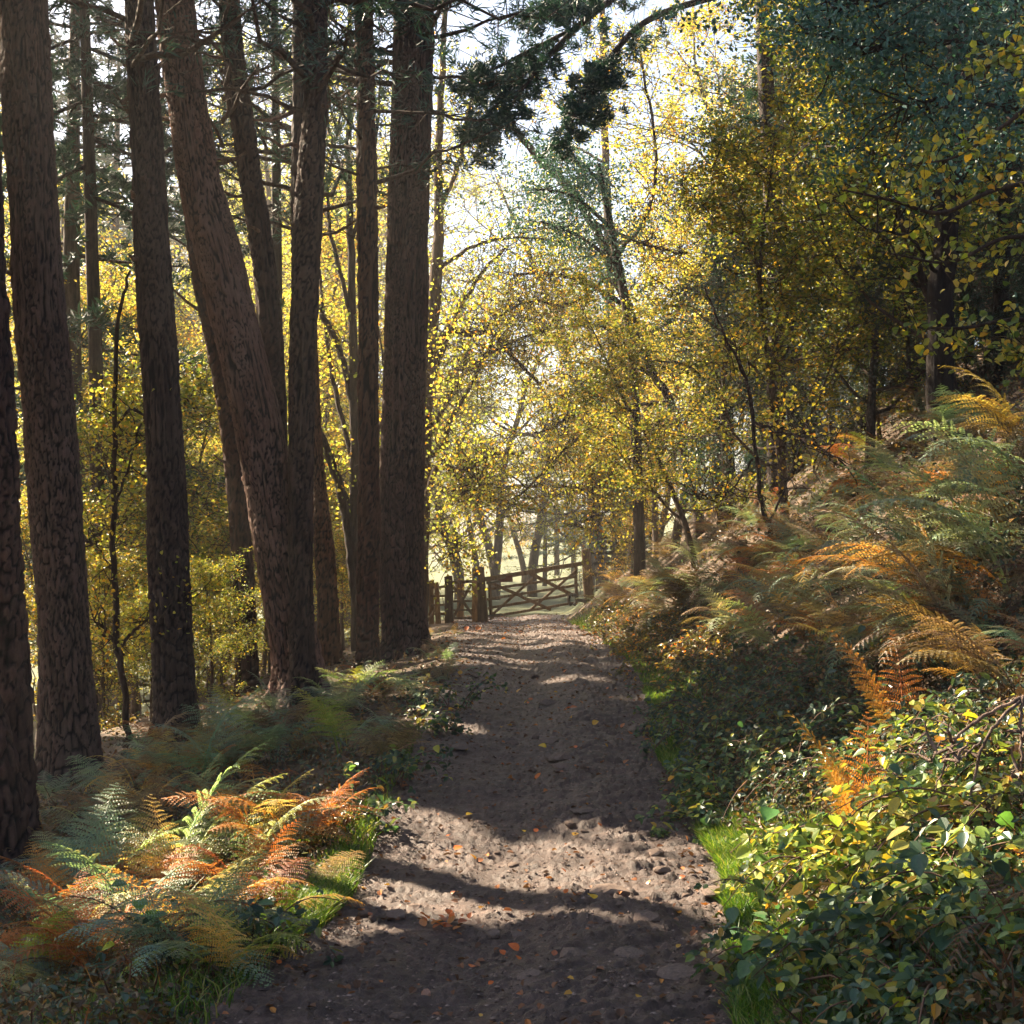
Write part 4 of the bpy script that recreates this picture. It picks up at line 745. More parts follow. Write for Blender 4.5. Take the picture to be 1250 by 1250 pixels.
# ------------------------------------------------------------------ ferns
def frond_mesh(seed, a0, a1, np_=21, wid=.30, stipe=.22, fine=11, wide=1.0):
    rng = np.random.default_rng(seed); n = 40; t = np.linspace(0, 1, n); ang = a0 + (a1 - a0) * t ** 1.3; d = np.stack([.05 * np.sin(t * 3 + seed), np.cos(ang), np.sin(ang)], -1)
    P_ = np.vstack([[0, 0, 0], np.cumsum(d[:-1] / (n - 1), 0)]); mb = MB(); mb.tube(P_[::4], np.linspace(.0065, .0015, len(P_[::4])), 4, False)
    C = []; D = []; Nn = []; L = []; Wd = []
    for k in range(np_):
        u = k / (np_ - 1); tt = stipe + (1 - stipe) * u ** .92 * .985; p = np.array([np.interp(tt, t, P_[:, a]) for a in range(3)]); i = min(n - 2, int(tt * (n - 1))); dr_ = P_[i + 1] - P_[i]; dr_ /= np.linalg.norm(dr_)
        side = np.cross(dr_, [1, 0, 0]); up = np.cross([1., 0, 0], dr_); up /= np.linalg.norm(up)
        ln = wid * (1 - u) ** .75 * min(1, .62 + u * 2.2) * rng.uniform(.85, 1.12) + .012
        for s in (-1, 1):
            pd = np.array([s, 0, 0]) * math.sin(1.15 - .35 * u) + dr_ * math.cos(1.15 - .35 * u) + up * rng.uniform(-.12, .1); pd /= np.linalg.norm(pd); m = max(3, int(fine * (ln / wid) + 2)); q = np.linspace(.06, 1, m + 1)
            droop = rng.uniform(.12, .4); cur = p + np.outer(q * ln, pd) - np.outer(q ** 2 * ln * droop, [0, 0, 1]); lat = np.cross(pd, up); lat /= np.linalg.norm(lat)
            mb.tube(np.vstack([p, cur[m // 2], cur[-1]]), (.0022, .0016, .0008), 3, False)
            for j in range(m):
                w = (.029 * (1 - q[j]) ** .6 + .004) * (.35 + .65 * ln / wid) * wide
                for s2 in (-1, 1):
                    dd = lat * s2 * .86 + pd * .5 - np.array([0, 0, .2]) * rng.uniform(0, 1); C.append(cur[j] + dd * w * .5); D.append(dd); Nn.append(up + rng.normal(size=3) * .22); L.append(w); Wd.append(max(ln / m * .62, .005))
            C.append(cur[-1]); D.append(pd); Nn.append(up); L.append(.02); Wd.append(.008)
    mb.cards(np.array(C), np.array(D), np.array(Nn), np.array(L), np.array(Wd), .12)
    return mb.mesh('frond', M['frond'], False)
FR = [frond_mesh(1, 1.35, -.15, 17), frond_mesh(2, 1.1, -.45, 18, .30), frond_mesh(3, 1.45, .35, 16, .33), frond_mesh(4, .9, -.5, 18, .27), frond_mesh(5, 1.2, -.9, 17, .30), frond_mesh(6, 1.5, .9, 15, .24, .3), frond_mesh(10, 1.25, -.3, 16, .34), frond_mesh(11, 1.0, -.1, 18, .3)]
DEAD = [frond_mesh(7, 1.3, -1.3, 15, .22, wide=.7), frond_mesh(8, 1.0, -1.5, 15, .2, wide=.7), frond_mesh(9, 1.4, -.6, 14, .2, wide=.7)]
PAL = dict(teal=[(.17, .27, .21), (.20, .30, .23), (.24, .31, .21)], pale=[(.34, .42, .27), (.40, .46, .26), (.28, .38, .26)], lime=[(.26, .34, .06), (.20, .32, .06), (.33, .37, .09)],
           gold=[(.60, .40, .10), (.56, .34, .09), (.60, .43, .16)], rust=[(.42, .16, .045), (.50, .21, .06), (.34, .13, .045)], tan=[(.25, .185, .11), (.22, .165, .10), (.31, .24, .15)], flame=[(.48, .21, .05), (.42, .17, .045), (.50, .27, .06)], brown=[(.14, .095, .055), (.18, .12, .065)])
def fern(x, y, size, pal, nf, label, group=None, az=None, spread=math.pi, dead=False, lie=1.0, upright=False):
    root = thing('bracken_fern', label, 'fern', (x, y, gh(x, y) - .02), 0, group); a0 = random.uniform(0, 6.28) if az is None else az
    for k in range(nf):
        me = FR[5] if upright else random.choice(DEAD if dead else FR[:5] + FR[6:]); a = a0 + (random.uniform(-spread, spread) if az is not None else k * 2 * math.pi / nf + random.uniform(-.4, .4))
        c = random.choice(PAL[random.choice(pal)] if isinstance(pal, (list, tuple)) else PAL[pal]); c = tuple(v * random.uniform(.85, 1.15) for v in c); o = link('frond', me, root, c)
        s = size * random.uniform(.7, 1.15); o.scale = (s * random.choice((-1, 1)) * 1.0, s, s * lie); o.rotation_euler = (random.uniform(-.25, .15), random.uniform(-.3, .3), a); o.location = (random.uniform(-.06, .06), random.uniform(-.06, .06), 0)
    return root
def fern_px(px, py, *a, **k): p = hit(px, py); return fern(p.x, p.y, *a, **k)
R_ = math.radians   # az: direction a frond leans; 0 = away from the camera (+y), +90 deg = towards -x (left), -90 = right
# left verge, one by one
for px, py, s, pal, nf, lab, kw in [
    (215, 1085, 1.15, 'pale', 9, 'pale sunlit bracken arching right, below the straight dark pine', dict(az=R_(-75), spread=.7)),
    (300, 1075, 1.05, ('pale', 'lime'), 10, 'bright lime and cream bracken in the middle of the left verge', dict(az=R_(-60), spread=1.0)),
    (150, 1090, 1.0, ('lime', 'pale'), 8, 'yellow-green bracken in sun beside the thick scaly pine', dict(az=R_(-40), spread=1.2)),
    (390, 1030, .8, 'rust', 11, 'fiery orange-brown bracken left of the path', dict()),
    (345, 1050, .85, ('rust', 'gold'), 10, 'russet and gold bracken under the pale fronds', dict()),
    (95, 1120, 1.05, 'teal', 9, 'blue-green bracken at the foot of the leaning trunk on the left edge', dict(az=R_(-10), spread=1.6)),
    (55, 1140, 1.05, 'teal', 5, 'tall upright blue-green fern by the left edge', dict()),
    (170, 1150, .95, ('teal', 'tan'), 9, 'blue-green fern over brown bracken near the left foreground', dict()),
    (110, 1215, .9, ('brown', 'rust'), 9, 'brown withered bracken low in the left foreground', dict(dead=True)),
    (190, 1190, .8, ('rust', 'brown', 'gold'), 9, 'rust-brown collapsed bracken in the left foreground', dict(dead=True)),
    (250, 1150, .8, ('gold', 'tan'), 6, 'golden yellow fronds in the left foreground', dict()),
    (330, 1130, .6, ('gold', 'rust'), 6, 'small gold and russet fern just left of the bright grass', dict()),
    (20, 1230, .8, ('pale', 'lime'), 9, 'sunlit pale fern in the bottom left corner', dict()),
    (285, 945, .9, 'teal', 7, 'steel-blue fern in front of the curved trunk behind the bent pine', dict()),
    (250, 960, .9, 'teal', 9, 'blue-green fern at the right foot of the straight dark pine', dict()),
    (340, 930, .7, ('teal', 'tan'), 9, 'dull blue fern under the foot of the bent pine', dict()),
    (420, 920, .75, ('teal', 'lime'), 9, 'dusky green fern right of the bent pine', dict()),
    (470, 905, .6, ('teal', 'brown'), 6, 'low dark fern beside the path, level with the bent pine', dict()),
    (430, 850, .75, 'lime', 7, 'bright yellow-green fern between the bent pine and the broad pine', dict()),
    (460, 860, .6, ('rust', 'tan'), 6, 'russet fern at the left foot of the broad pine', dict()),
    (400, 860, .6, ('lime', 'teal'), 5, 'lime fern close against the bent pine trunk', dict()),
    (520, 850, .5, ('tan', 'rust'), 6, 'brown fern at the path edge below the broad pine', dict()),
    (545, 830, .45, ('teal', 'tan'), 5, 'small grey-green fern right of the broad pine foot', dict()),
    (385, 1095, .5, ('gold', 'tan'), 3, 'little upright golden frond at the left edge of the path', dict(az=0, spread=.5)),
]:
    fern_px(px, py, s, pal, nf, lab, **kw)
rr = random.Random(5)
for k in range(30):
    px = rr.uniform(-20, 500); top = 900 + (500 - px) * .30; py = rr.uniform(max(870, 980 - px * .25), top + 60); pal = rr.choice([('teal',), ('tan', 'brown'), ('rust', 'brown'), ('gold', 'tan'), ('teal', 'pale')])
    fern_px(px, py, rr.uniform(.45, .75), pal, 7, 'one of many waist-high bracken plants crowding the left verge', 'bracken crowding the left verge', dead=rr.random() < .45)
for k in range(18):
    px = rr.uniform(0, 300); py = rr.uniform(1085, 1225) - max(0, px - 250) * .35
    fern_px(px, py, rr.uniform(.5, .8), rr.choice([('gold', 'tan'), ('rust', 'gold'), ('teal',), ('rust',), ('lime', 'gold')]), 8, 'one of many gold, rust and teal ferns in the left foreground', 'ferns in the left foreground')
for k in range(30):
    px = rr.uniform(800, 1180); py = 700 - (px - 880) * .52 + rr.uniform(-40, 60)
    fern_px(px, py, rr.uniform(.5, .8), rr.choice([('teal',), ('teal', 'tan'), ('tan', 'brown'), ('teal', 'pale'), ('rust', 'tan')]), 7, 'one of many ferns under the trees along the top of the bank', 'ferns along the top of the bank')
for k in range(30):
    px = rr.uniform(100, 530); py = rr.uniform(800, 880) + (530 - px) * .32; pal = rr.choice([('teal',), ('teal', 'pale'), ('tan', 'brown'), ('rust', 'tan'), ('lime', 'tan')])
    fern_px(px, py, rr.uniform(.45, .8), pal, 8, 'one of many ferns growing between the feet of the pine trunks', 'ferns between the pine trunk feet', dead=rr.random() < .25)
for k in range(10):
    px = rr.uniform(520, 560); fern_px(px, rr.uniform(775, 850), rr.uniform(.25, .4), ('teal', 'tan'), 5, 'small low fern along the far left edge of the path', 'small ferns along the far left path edge')
# right bank
for px, py, s, pal, nf, lab, kw in [
    (1180, 800, 1.35, ('tan', 'pale'), 6, 'cream and brown bracken arching left over the brambles on the right bank', dict(az=R_(95), spread=.5)),
    (1230, 720, 1.5, ('pale', 'gold'), 6, 'long silvery fronds sweeping down near the right edge, mid bank', dict(az=R_(100), spread=.45)),
    (1150, 740, 1.3, ('gold', 'tan'), 5, 'orange-gold fronds drooping left in the middle of the right bank', dict(az=R_(100), spread=.5)),
    (1110, 720, 1.15, ('pale', 'teal'), 5, 'grey-green curled fern left of the orange-gold fronds', dict(az=R_(80), spread=.6)),
    (1265, 640, 1.4, ('pale', 'tan'), 5, 'pale bracken cut by the right picture edge, level with the orange fronds', dict(az=R_(100), spread=.4)),
    (1255, 560, 1.1, ('gold',), 5, 'orange bracken frond at the right edge high on the bank', dict(az=R_(95), spread=.4)),
    (1235, 545, 1.0, ('teal',), 5, 'blue-green feathery fern high at the right edge', dict(az=R_(80), spread=.5)),
    (1060, 560, .8, ('gold', 'lime'), 6, 'bright golden fern standing upright at the top of the bank', dict()),
    (1100, 925, .88, 'flame', 3, 'single upright flame-orange fern among the brambles', dict(az=0, spread=1.2, upright=True)),
    (1050, 1050, .78, 'flame', 5, 'glowing orange fern leaning left in the sunlit brambles', dict(az=R_(60), spread=1.2, upright=True)),
    (1245, 850, 1.0, ('tan', 'brown'), 6, 'dull brown bracken near the right edge above the yellow leaves', dict(az=R_(90), spread=.6)),
    (1170, 700, .8, ('tan',), 5, 'straw-coloured bracken under the silvery fronds', dict(az=R_(90), spread=.6)),
    (860, 790, .5, ('lime',), 4, 'small bright green fern low on the far part of the right bank', dict()),
    (1235, 1170, .6, ('rust', 'brown'), 6, 'rusty fern low in the bottom right', dict(dead=True)),
]:
    fern_px(px, py, s, pal, nf, lab, **kw)
for k in range(142):
    px = rr.uniform(740, 1300); lo = 690 - max(0, px - 800) * .62; hi = 760 + max(0, px - 760) * .22; py = lo + (hi - lo) * rr.random()
    pal = rr.choice([('teal',), ('teal', 'tan'), ('teal', 'pale'), ('tan', 'brown'), ('tan', 'brown'), ('tan', 'pale'), ('rust', 'brown'), ('gold', 'tan')])
    zone = 'far' if px < 900 else 'middle' if px < 1080 else 'near'
    fern_px(px, py, rr.uniform(.55, .9), pal, 7, 'one of many teal and brown ferns carpeting the %s part of the right bank' % zone, 'ferns carpeting the %s part of the right bank' % zone, az=R_(rr.uniform(40, 140)), spread=1.2, dead=rr.random() < .35)

# ------------------------------------------------------------------ brambles and other broad-leaved plants
def leaf_mesh(seed, w=.62, curl=.15, teeth=.05):
    n = 9; t = np.linspace(0, 1, n); prof = np.sin(np.pi * t ** .8) ** .8 * w / 2; V = []
    for k in range(n):
        z = -curl * t[k] ** 2; wv = prof[k] + (teeth * (k % 2) * prof[k] / w); V += [(-wv, t[k], z + wv * .35), (0, t[k], z), (wv, t[k], z + wv * .35)]
    q = []
    for k in range(n - 1): b = k * 3; q += [(b, b + 1, b + 4, b + 3), (b + 1, b + 2, b + 5, b + 4)]
    return mesh('leaf', V, [np.array(q)], M['bigleaf'], True)
LEAF = [leaf_mesh(1), leaf_mesh(2, .75, .3), leaf_mesh(3, .55, .05), leaf_mesh(4, .9, .2, .1)]
LP = [(.05, .11, .06), (.07, .14, .07), (.10, .19, .06), (.06, .12, .08), (.16, .24, .06), (.30, .33, .06)]
def bramble(x, y, size, nleaf, label, group, yellow=.08, big=0, lsz=.065, name='bramble_bush', mass=420, seed=0, rise=1.0, tone=(1, 1, 1), lm='bramble'):
    rng = np.random.default_rng(seed); z = gh(x, y); root = thing(name, label, 'bramble' if 'bramble' in name else 'plant', (x, y, z), 0, group); canes = MB(); pts_all = []
    for k in range(9):
        az = rng.uniform(0, 2 * np.pi); d = np.array([math.cos(az) - .45, math.sin(az) - .25, 1.5 * rise]); n = 9; p = np.zeros(3) + [rng.uniform(-.12, .12), rng.uniform(-.12, .12), 0]; pts = [p]
        d /= np.linalg.norm(d)
        for i in range(n): d = d + np.array([0, 0, -.24]) + rng.normal(size=3) * .08; d /= np.linalg.norm(d); p = p + d * size * 1.35 / n; g = gh(p[0] + x, p[1] + y) - z + .03; p[2] = max(p[2], g); pts.append(p)
        pts = np.array(pts); canes.tube(pts, np.linspace(.006, .002, n + 1), 4, False); pts_all.append(pts)
    canes.obj('cane', M['twig'], root, kind='stuff'); PA = np.array(pts_all)
    def samp(m, hi=False):
        c = rng.integers(0, 9, m); t = rng.uniform(1.5, 8.99, m); i = t.astype(int); f = (t - i)[:, None]; q = PA[c, i] * (1 - f) + PA[c, i + 1] * f + rng.normal(size=(m, 3)) * .05 * size * 1.6
        gz = ground_h(q[:, 0] + x, q[:, 1] + y) - z; q[:, 2] = np.maximum(q[:, 2], gz + .02) + (.04 if hi else 0); return q
    if mass:
        m3 = mass // 3; q = samp(m3); sz = lsz * rng.uniform(.45, 1.15, m3); D = rdir(m3, rng); D[:, 2] = -np.abs(D[:, 2]) * .35; D /= np.linalg.norm(D, axis=1)[:, None]; Nn = rdir(m3, rng) * .7 + [-.25, -.3, .9]; S = np.cross(D, Nn); S /= np.linalg.norm(S, axis=1)[:, None]; lf = MB()
        for ca, sa, k_ in ((1, 0, 1.0), (.25, .95, .85), (.25, -.95, .85)):
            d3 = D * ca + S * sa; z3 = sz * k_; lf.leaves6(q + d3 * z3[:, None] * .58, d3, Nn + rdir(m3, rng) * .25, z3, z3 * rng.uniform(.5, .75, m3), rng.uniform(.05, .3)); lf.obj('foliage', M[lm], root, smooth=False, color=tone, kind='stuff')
    q = samp(nleaf, True)
    for k in range(nleaf):
        c = random.choice(LP); s = lsz * rng.uniform(.85, 1.35)
        if rng.uniform() < yellow: c = random.choice([(.5, .42, .05), (.42, .40, .06), (.55, .36, .04), (.36, .2, .06)])
        if k < big: s *= 1.6; c = (.52, .46, .06)
        o = link('leaf', LEAF[rng.integers(0, 4)], root, tuple(v * rng.uniform(.8, 1.2) for v in c)); o.scale = (s, s * 1.1, s); o.location = q[k]
        o.rotation_euler = (rng.uniform(-.9, .35), rng.uniform(-.7, .4), rng.uniform(0, 6.28))
    return root
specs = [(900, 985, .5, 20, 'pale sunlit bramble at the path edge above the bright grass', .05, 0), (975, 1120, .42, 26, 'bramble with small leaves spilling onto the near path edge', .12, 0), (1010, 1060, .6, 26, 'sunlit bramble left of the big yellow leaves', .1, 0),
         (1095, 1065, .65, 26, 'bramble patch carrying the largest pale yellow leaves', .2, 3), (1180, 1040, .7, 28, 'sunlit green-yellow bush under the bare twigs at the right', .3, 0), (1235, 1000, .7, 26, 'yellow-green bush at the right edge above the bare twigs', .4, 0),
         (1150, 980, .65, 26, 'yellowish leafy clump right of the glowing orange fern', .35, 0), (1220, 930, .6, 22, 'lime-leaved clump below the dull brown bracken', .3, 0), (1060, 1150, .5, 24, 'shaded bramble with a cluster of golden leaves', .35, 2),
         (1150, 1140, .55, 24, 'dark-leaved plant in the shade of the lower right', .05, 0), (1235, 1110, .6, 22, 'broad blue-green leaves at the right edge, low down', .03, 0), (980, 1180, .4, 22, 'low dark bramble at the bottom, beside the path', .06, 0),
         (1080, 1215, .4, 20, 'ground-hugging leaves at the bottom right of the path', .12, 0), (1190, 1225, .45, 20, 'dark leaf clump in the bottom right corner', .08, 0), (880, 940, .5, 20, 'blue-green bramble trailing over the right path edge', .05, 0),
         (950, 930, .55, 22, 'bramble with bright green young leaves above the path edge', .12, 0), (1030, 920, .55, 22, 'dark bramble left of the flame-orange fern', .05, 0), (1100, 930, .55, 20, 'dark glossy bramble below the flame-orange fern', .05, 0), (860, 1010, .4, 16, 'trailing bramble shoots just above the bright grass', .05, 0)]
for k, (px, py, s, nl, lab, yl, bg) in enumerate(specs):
    p = hit(px, py); bramble(p.x, p.y, s * .85, nl, lab, None, yl, bg, seed=700 + k, lsz=.065 if k not in (3, 8, 10) else .08, mass=390, lm='hazel' if 2 <= k <= 7 else 'bramble', tone=(1.15, 1.25, 1.3) if 2 <= k <= 7 else (2.2, 2.0, 1.4) if k < 2 else (1.3, 1.3, 1.1))  # first clumps: sunlight painted in as brighter leaf colour, plus real yellowing
for k in range(10):
    px = rr.uniform(1060, 1290); py = rr.uniform(960, 1260); p = hit(px, py)
    bramble(p.x, p.y, rr.uniform(.28, .42), 8, 'one of the leafy bramble clumps filling the bottom right corner', 'brambles filling the bottom right corner', .08, 0, seed=860 + k, mass=300, lsz=.065, tone=(2.2, 2.0, 1.3) if py < 1160 else (1.1, 1.1, .9))  # upper clumps get a brighter leaf tone painted in for sunlight
for k in range(34):
    px = rr.uniform(830, 1260); py = rr.uniform(820, 930) + (px - 830) * -.05 + rr.uniform(-30, 60); p = hit(px, py)
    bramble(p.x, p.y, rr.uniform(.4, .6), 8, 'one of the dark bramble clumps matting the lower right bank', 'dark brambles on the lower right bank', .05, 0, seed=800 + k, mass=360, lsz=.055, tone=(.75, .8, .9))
for k in range(26):
    px = rr.uniform(740, 900); py = rr.uniform(730, 800) + (px - 740) * .3; p = hit(px, py)
    bramble(p.x, p.y, rr.uniform(.35, .6), 0, 'low scrubby plant on the far right bank near the gate', 'scrubby plants on the far right bank', .05, 0, seed=900 + k, mass=380, name='scrub_plant', lsz=.06, tone=(2.0, 1.15, .75))
for px, py, lab in ((440, 1010, 'pale-leaved bramble by the left path edge'), (475, 960, 'small blue-green bramble at the left path edge'), (540, 890, 'dark bramble creeping onto the path below the broad pine'), (560, 870, 'dark leaf clump at the left path edge near the flat stone'),
                    (270, 1140, 'dark green broad leaves below the golden fronds'), (300, 1160, 'dark leafy plant behind the bright grass'), (230, 1185, 'low dark leaves in the left foreground')):
    p = hit(px, py); bramble(p.x, p.y, .42, 14, lab, None, .04, 0, seed=px, mass=300)
# bare twigs hanging at the right edge
own_tree('dead_branch', 'bare grey twigs drooping at the right edge over the yellow leaves', 'branch',
         [[(1290, 840, 10, 6.2), (1255, 850, 9, 6.2), (1240, 855, 8, 6.2), (1195, 878, 8, 6.2), (1165, 905, 6, 6.2), (1152, 940, 5, 6.2), (1135, 980, 4, 6.2), (1125, 1010, 3, 6.2)], [(1245, 855, 8, 6.2), (1215, 885, 7, 6.1), (1198, 915, 7, 6.1), (1190, 950, 6, 6.1), (1182, 990, 5, 6.1), (1186, 1040, 3, 6.1)],
          [(1248, 850, 8, 6.2), (1246, 890, 7, 6.15), (1248, 930, 6, 6.1), (1240, 960, 4, 6.1)], [(1198, 905, 5, 6.1), (1175, 925, 4, 6.0), (1165, 935, 3, 6.0)], [(1170, 900, 4, 6.2), (1150, 905, 3, 6.2), (1140, 925, 2, 6.2)]],
         tuple(P(1290, 840, 6.2)), (1, 1, 1), bc=(2.6, 2.4, 2.3), twigs=3, lpt=0, tl=.15, seed=77)
# hazel boughs with large leaves reaching in from the right
def big_leaf_tree():
    rng = np.random.default_rng(91); b = gpt(1370, 9.5); root = thing('hazel_tree', 'hazel with large round yellow-green leaves reaching in from the right edge', 'tree', b); o = np.array(b)
    sp = [[(1370, 700, 30, 9.5), (1368, 400, 28, 9.5), (1355, 150, 24, 9.5), (1340, -60, 20, 9.5)], [(1360, 300, 9, 9.5), (1290, 230, 7, 9.3), (1220, 230, 6, 9), (1150, 260, 5, 8.8), (1090, 245, 4, 8.6), (1030, 232, 2, 8.5)], [(1362, 330, 9, 9.5), (1300, 300, 7, 9.2), (1230, 290, 5, 9), (1160, 320, 4, 8.8), (1090, 310, 2, 8.6)],
          [(1366, 430, 9, 9.5), (1300, 400, 7, 9.2), (1240, 390, 5, 9), (1180, 400, 4, 8.8), (1120, 400, 2, 8.7)], [(1352, 130, 8, 9.5), (1290, 110, 6, 9.2), (1230, 150, 5, 9), (1170, 190, 3, 8.8), (1120, 200, 2, 8.7)], [(1350, 90, 8, 9.5), (1280, 60, 6, 9.2), (1220, 75, 4, 9), (1180, 95, 3, 8.9)], [(1365, 480, 6, 9.5), (1300, 445, 5, 9.2), (1240, 430, 3, 9)]]
    pos = []; tw = MB()
    for k, s_ in enumerate(sp):
        pts = np.array([tuple(P(a, c, d)) for a, c, w, d in s_]); rad = np.array([w / 2 * d / F for a, c, w, d in s_]); C = catmull(np.hstack([pts, rad[:, None]]), 40); mb = MB(); mb.tube(C[:, :3] - o, C[:, 3], 8); mb.obj('branch' if k else 'trunk', M['bark_far'], root, color=(.6, .5, .4))
        if k == 0: continue
        for _ in range(30):
            i = rng.integers(8, 40); d = rdir(1, rng)[0] * [1, .8, .7]; t, _2 = wiggle(C[i, :3], d, rng.uniform(.15, .4), 5, rng, .2, -.03); tw.tube(t - o, np.linspace(.004, .0015, 6), 3, False)
            for q in t[1:]: pos.append(q - o + rng.normal(size=3) * .012)
    tw.obj('twigs', M['bark_far'], root, color=(.6, .5, .4), kind='stuff'); pos = np.array(pos); rng.shuffle(pos)
    for q in pos[:280]:
        c = random.choice([(.22, .28, .04), (.32, .34, .05), (.45, .38, .05), (.55, .40, .05), (.28, .32, .05)]); s = rng.uniform(.042, .068); l = link('leaf', LEAF[rng.integers(0, 4)], root, tuple(v * rng.uniform(.85, 1.15) for v in c)); l.location = q; l.scale = (s * 1.15, s, s); l.rotation_euler = (rng.uniform(-1.2, .3), rng.uniform(-.6, .6), rng.uniform(0, 6.28))
    q = pos[280:]; lf = MB(); lf.leaves6(q, rdir(len(q), rng), rdir(len(q), rng) + [0, 0, .6], .055, .046); lf.obj('foliage', M['hazel'], root, smooth=False, color=(1, 1, 1), kind='stuff')
big_leaf_tree()

# ------------------------------------------------------------------ stuff: undergrowth, grass, litter, gravel
def scatter_px(n, pxr, pyr, rng, cond=None):
    out = []
    px = rng.uniform(*pxr, n); py = rng.uniform(*pyr, n)
    d = np.geomspace(4, 60, 260)[None]; x = (px[:, None] - 625) * d / F; z = EYE - (py[:, None] - HZ) * d / F; below = z < ground_h(x, d + 0 * x); k = below.argmax(1); ok = below.any(1) & (k > 0)
    i = np.arange(n); dd = d[0][k]; X = x[i, k]; ok &= dd < 48; X = X + rng.normal(size=n) * .05; dd = dd + rng.normal(size=n) * .04 * np.sqrt(dd)
    X = X[ok]; dd = dd[ok]; return X, dd
def off_path(X, Y, margin=0.0): l, r = edges(Y); return (X < l - margin) | (X > r + margin)
def undergrowth():
    rng = np.random.default_rng(5); X1, Y1 = scatter_px(92000, (700, 1600), (300, 1290), rng); X2, Y2 = scatter_px(52000, (-380, 600), (770, 1290), rng); X = np.concatenate([X1, X2]); Y = np.concatenate([Y1, Y2]); k = off_path(X, Y, .03); X = X[k]; Y = Y[k]
    l, r = edges(Y); e = np.maximum(l - X, X - r); h = rng.uniform(0, 1, len(X)) ** 1.6 * np.clip(e * .6, .05, np.where((X < 0) | (Y < 9.5), .13, .34)) * (.5 + 1.4 * np.clip(fbm(X * 1.5, Y * 1.5, 9, 2) + .5, 0, 1)); C = np.stack([X, Y, ground_h(X, Y) + h], -1); n = len(C)
    D = rdir(n, rng); D[:, 2] *= .6; lf = MB(); sz = rng.uniform(.018, .045, n) * (1 + .03 * Y); lf.leaves6(C, D, rdir(n, rng) * .8 + [-.2, -.2, .8], sz, sz * rng.uniform(.3, .8, n)); lf.obj('undergrowth', M['under'], smooth=False, color=(1, 1, 1), kind='stuff', label='tangled leaves and dead stems covering the verge and bank', category='undergrowth')
    X, Y = scatter_px(9000, (-60, 1330), (430, 1290), rng); k = off_path(X, Y, .15); X = X[k]; Y = Y[k]; n = len(X); H = rng.uniform(.08, .3, n); D = rdir(n, rng) * .8 + [0, 0, .8]; D /= np.linalg.norm(D, axis=1)[:, None]; C = np.stack([X, Y, ground_h(X, Y)], -1)
    lf = MB(); lf.cards(C + D * H[:, None] / 2, D, rdir(n, rng), H, .006 + .0004 * Y, .1); lf.obj('dead_stems', M['litter'], smooth=False, color=(.6, .55, .5), kind='stuff', label='dry brown stalks poking up through the undergrowth', category='stalks')
undergrowth()
def blades(name, X, Y, hmin, hmax, label, rng, color=(1, 1, 1)):
    n = len(X); H = rng.uniform(hmin, hmax, n); B = np.stack([X, Y, ground_h(X, Y) - .02], -1); a = rng.uniform(0, 2 * np.pi, n); S = np.stack([np.cos(a), np.sin(a), 0 * a], -1); b = rng.uniform(0, 2 * np.pi, n); Ln = np.stack([np.cos(b), np.sin(b), 0 * b], -1) * (H * rng.uniform(.1, .9, n))[:, None]; w = (.0028 + .0002 * Y)[:, None]
    U = np.array([0, 0, 1.]); V = np.stack([B - S * w, B + S * w, B + S * w * .8 + Ln * .25 + U * H[:, None] * .55, B - S * w * .8 + Ln * .25 + U * H[:, None] * .55, B + Ln + U * H[:, None] * .92], 1).reshape(-1, 3); i = np.arange(n)[:, None] * 5
    return link(name, mesh(name, V, [i + np.array([[0, 1, 2, 3]]), i + np.array([[3, 2, 4]])], M['grass'], False), None, color, kind='stuff', label=label, category='grass')
def grass_area(name, centre_list, n, hmin, hmax, label, seed, color=(1, 1, 1)):
    rng = np.random.default_rng(seed); Xs = []; Ys = []
    for px, py, rx, ry, wt in centre_list:
        p = hit(px, py); m = int(n * wt); Xs.append(p.x + rng.normal(size=m) * rx); Ys.append(p.y + rng.normal(size=m) * ry)
    X = np.concatenate(Xs); Y = np.concatenate(Ys); k = off_path(X, Y, -.04); blades(name, X[k], Y[k], hmin, hmax, label, rng, color)
grass_area('grass', [(395, 1105, .14, .22, .5), (375, 1120, .14, .2, .8), (345, 1145, .15, .2, .1), (420, 1060, .08, .2, .15), (200, 1230, .3, .3, .08), (280, 1200, .25, .3, .08), (455, 1010, .1, .3, .12), (500, 930, .1, .5, .1)], 9000, .05, .17, 'bright grass tuft where the left verge meets the path', 1, (1.0, 1.0, 1.0))
grass_area('grass', [(850, 1050, .12, .25, .8), (900, 1060, .2, .25, .7), (950, 1070, .2, .2, .5), (880, 1030, .15, .2, .5), (835, 980, .1, .4, .4), (825, 930, .15, .5, .4), (815, 880, .2, .6, .4), (790, 850, .3, .9, .4), (740, 815, .3, 1.2, .5), (705, 790, .3, 2, .5), (700, 765, .4, 3, .4)], 11000, .05, .15, 'bright green grass fringing the right edge of the path', 2, (1.05, 1.05, 1.0))
grass_area('grass', [(960, 1220, .25, .15, .5), (1060, 1210, .3, .15, .5), (1150, 1235, .3, .2, .4), (920, 1180, .1, .15, .5), (900, 1120, .12, .2, .4), (1000, 1150, .2, .2, .4), (1200, 1200, .3, .2, .4)], 9000, .06, .17, 'dark grass at the bottom right below the brambles', 3, (.8, .9, .8))
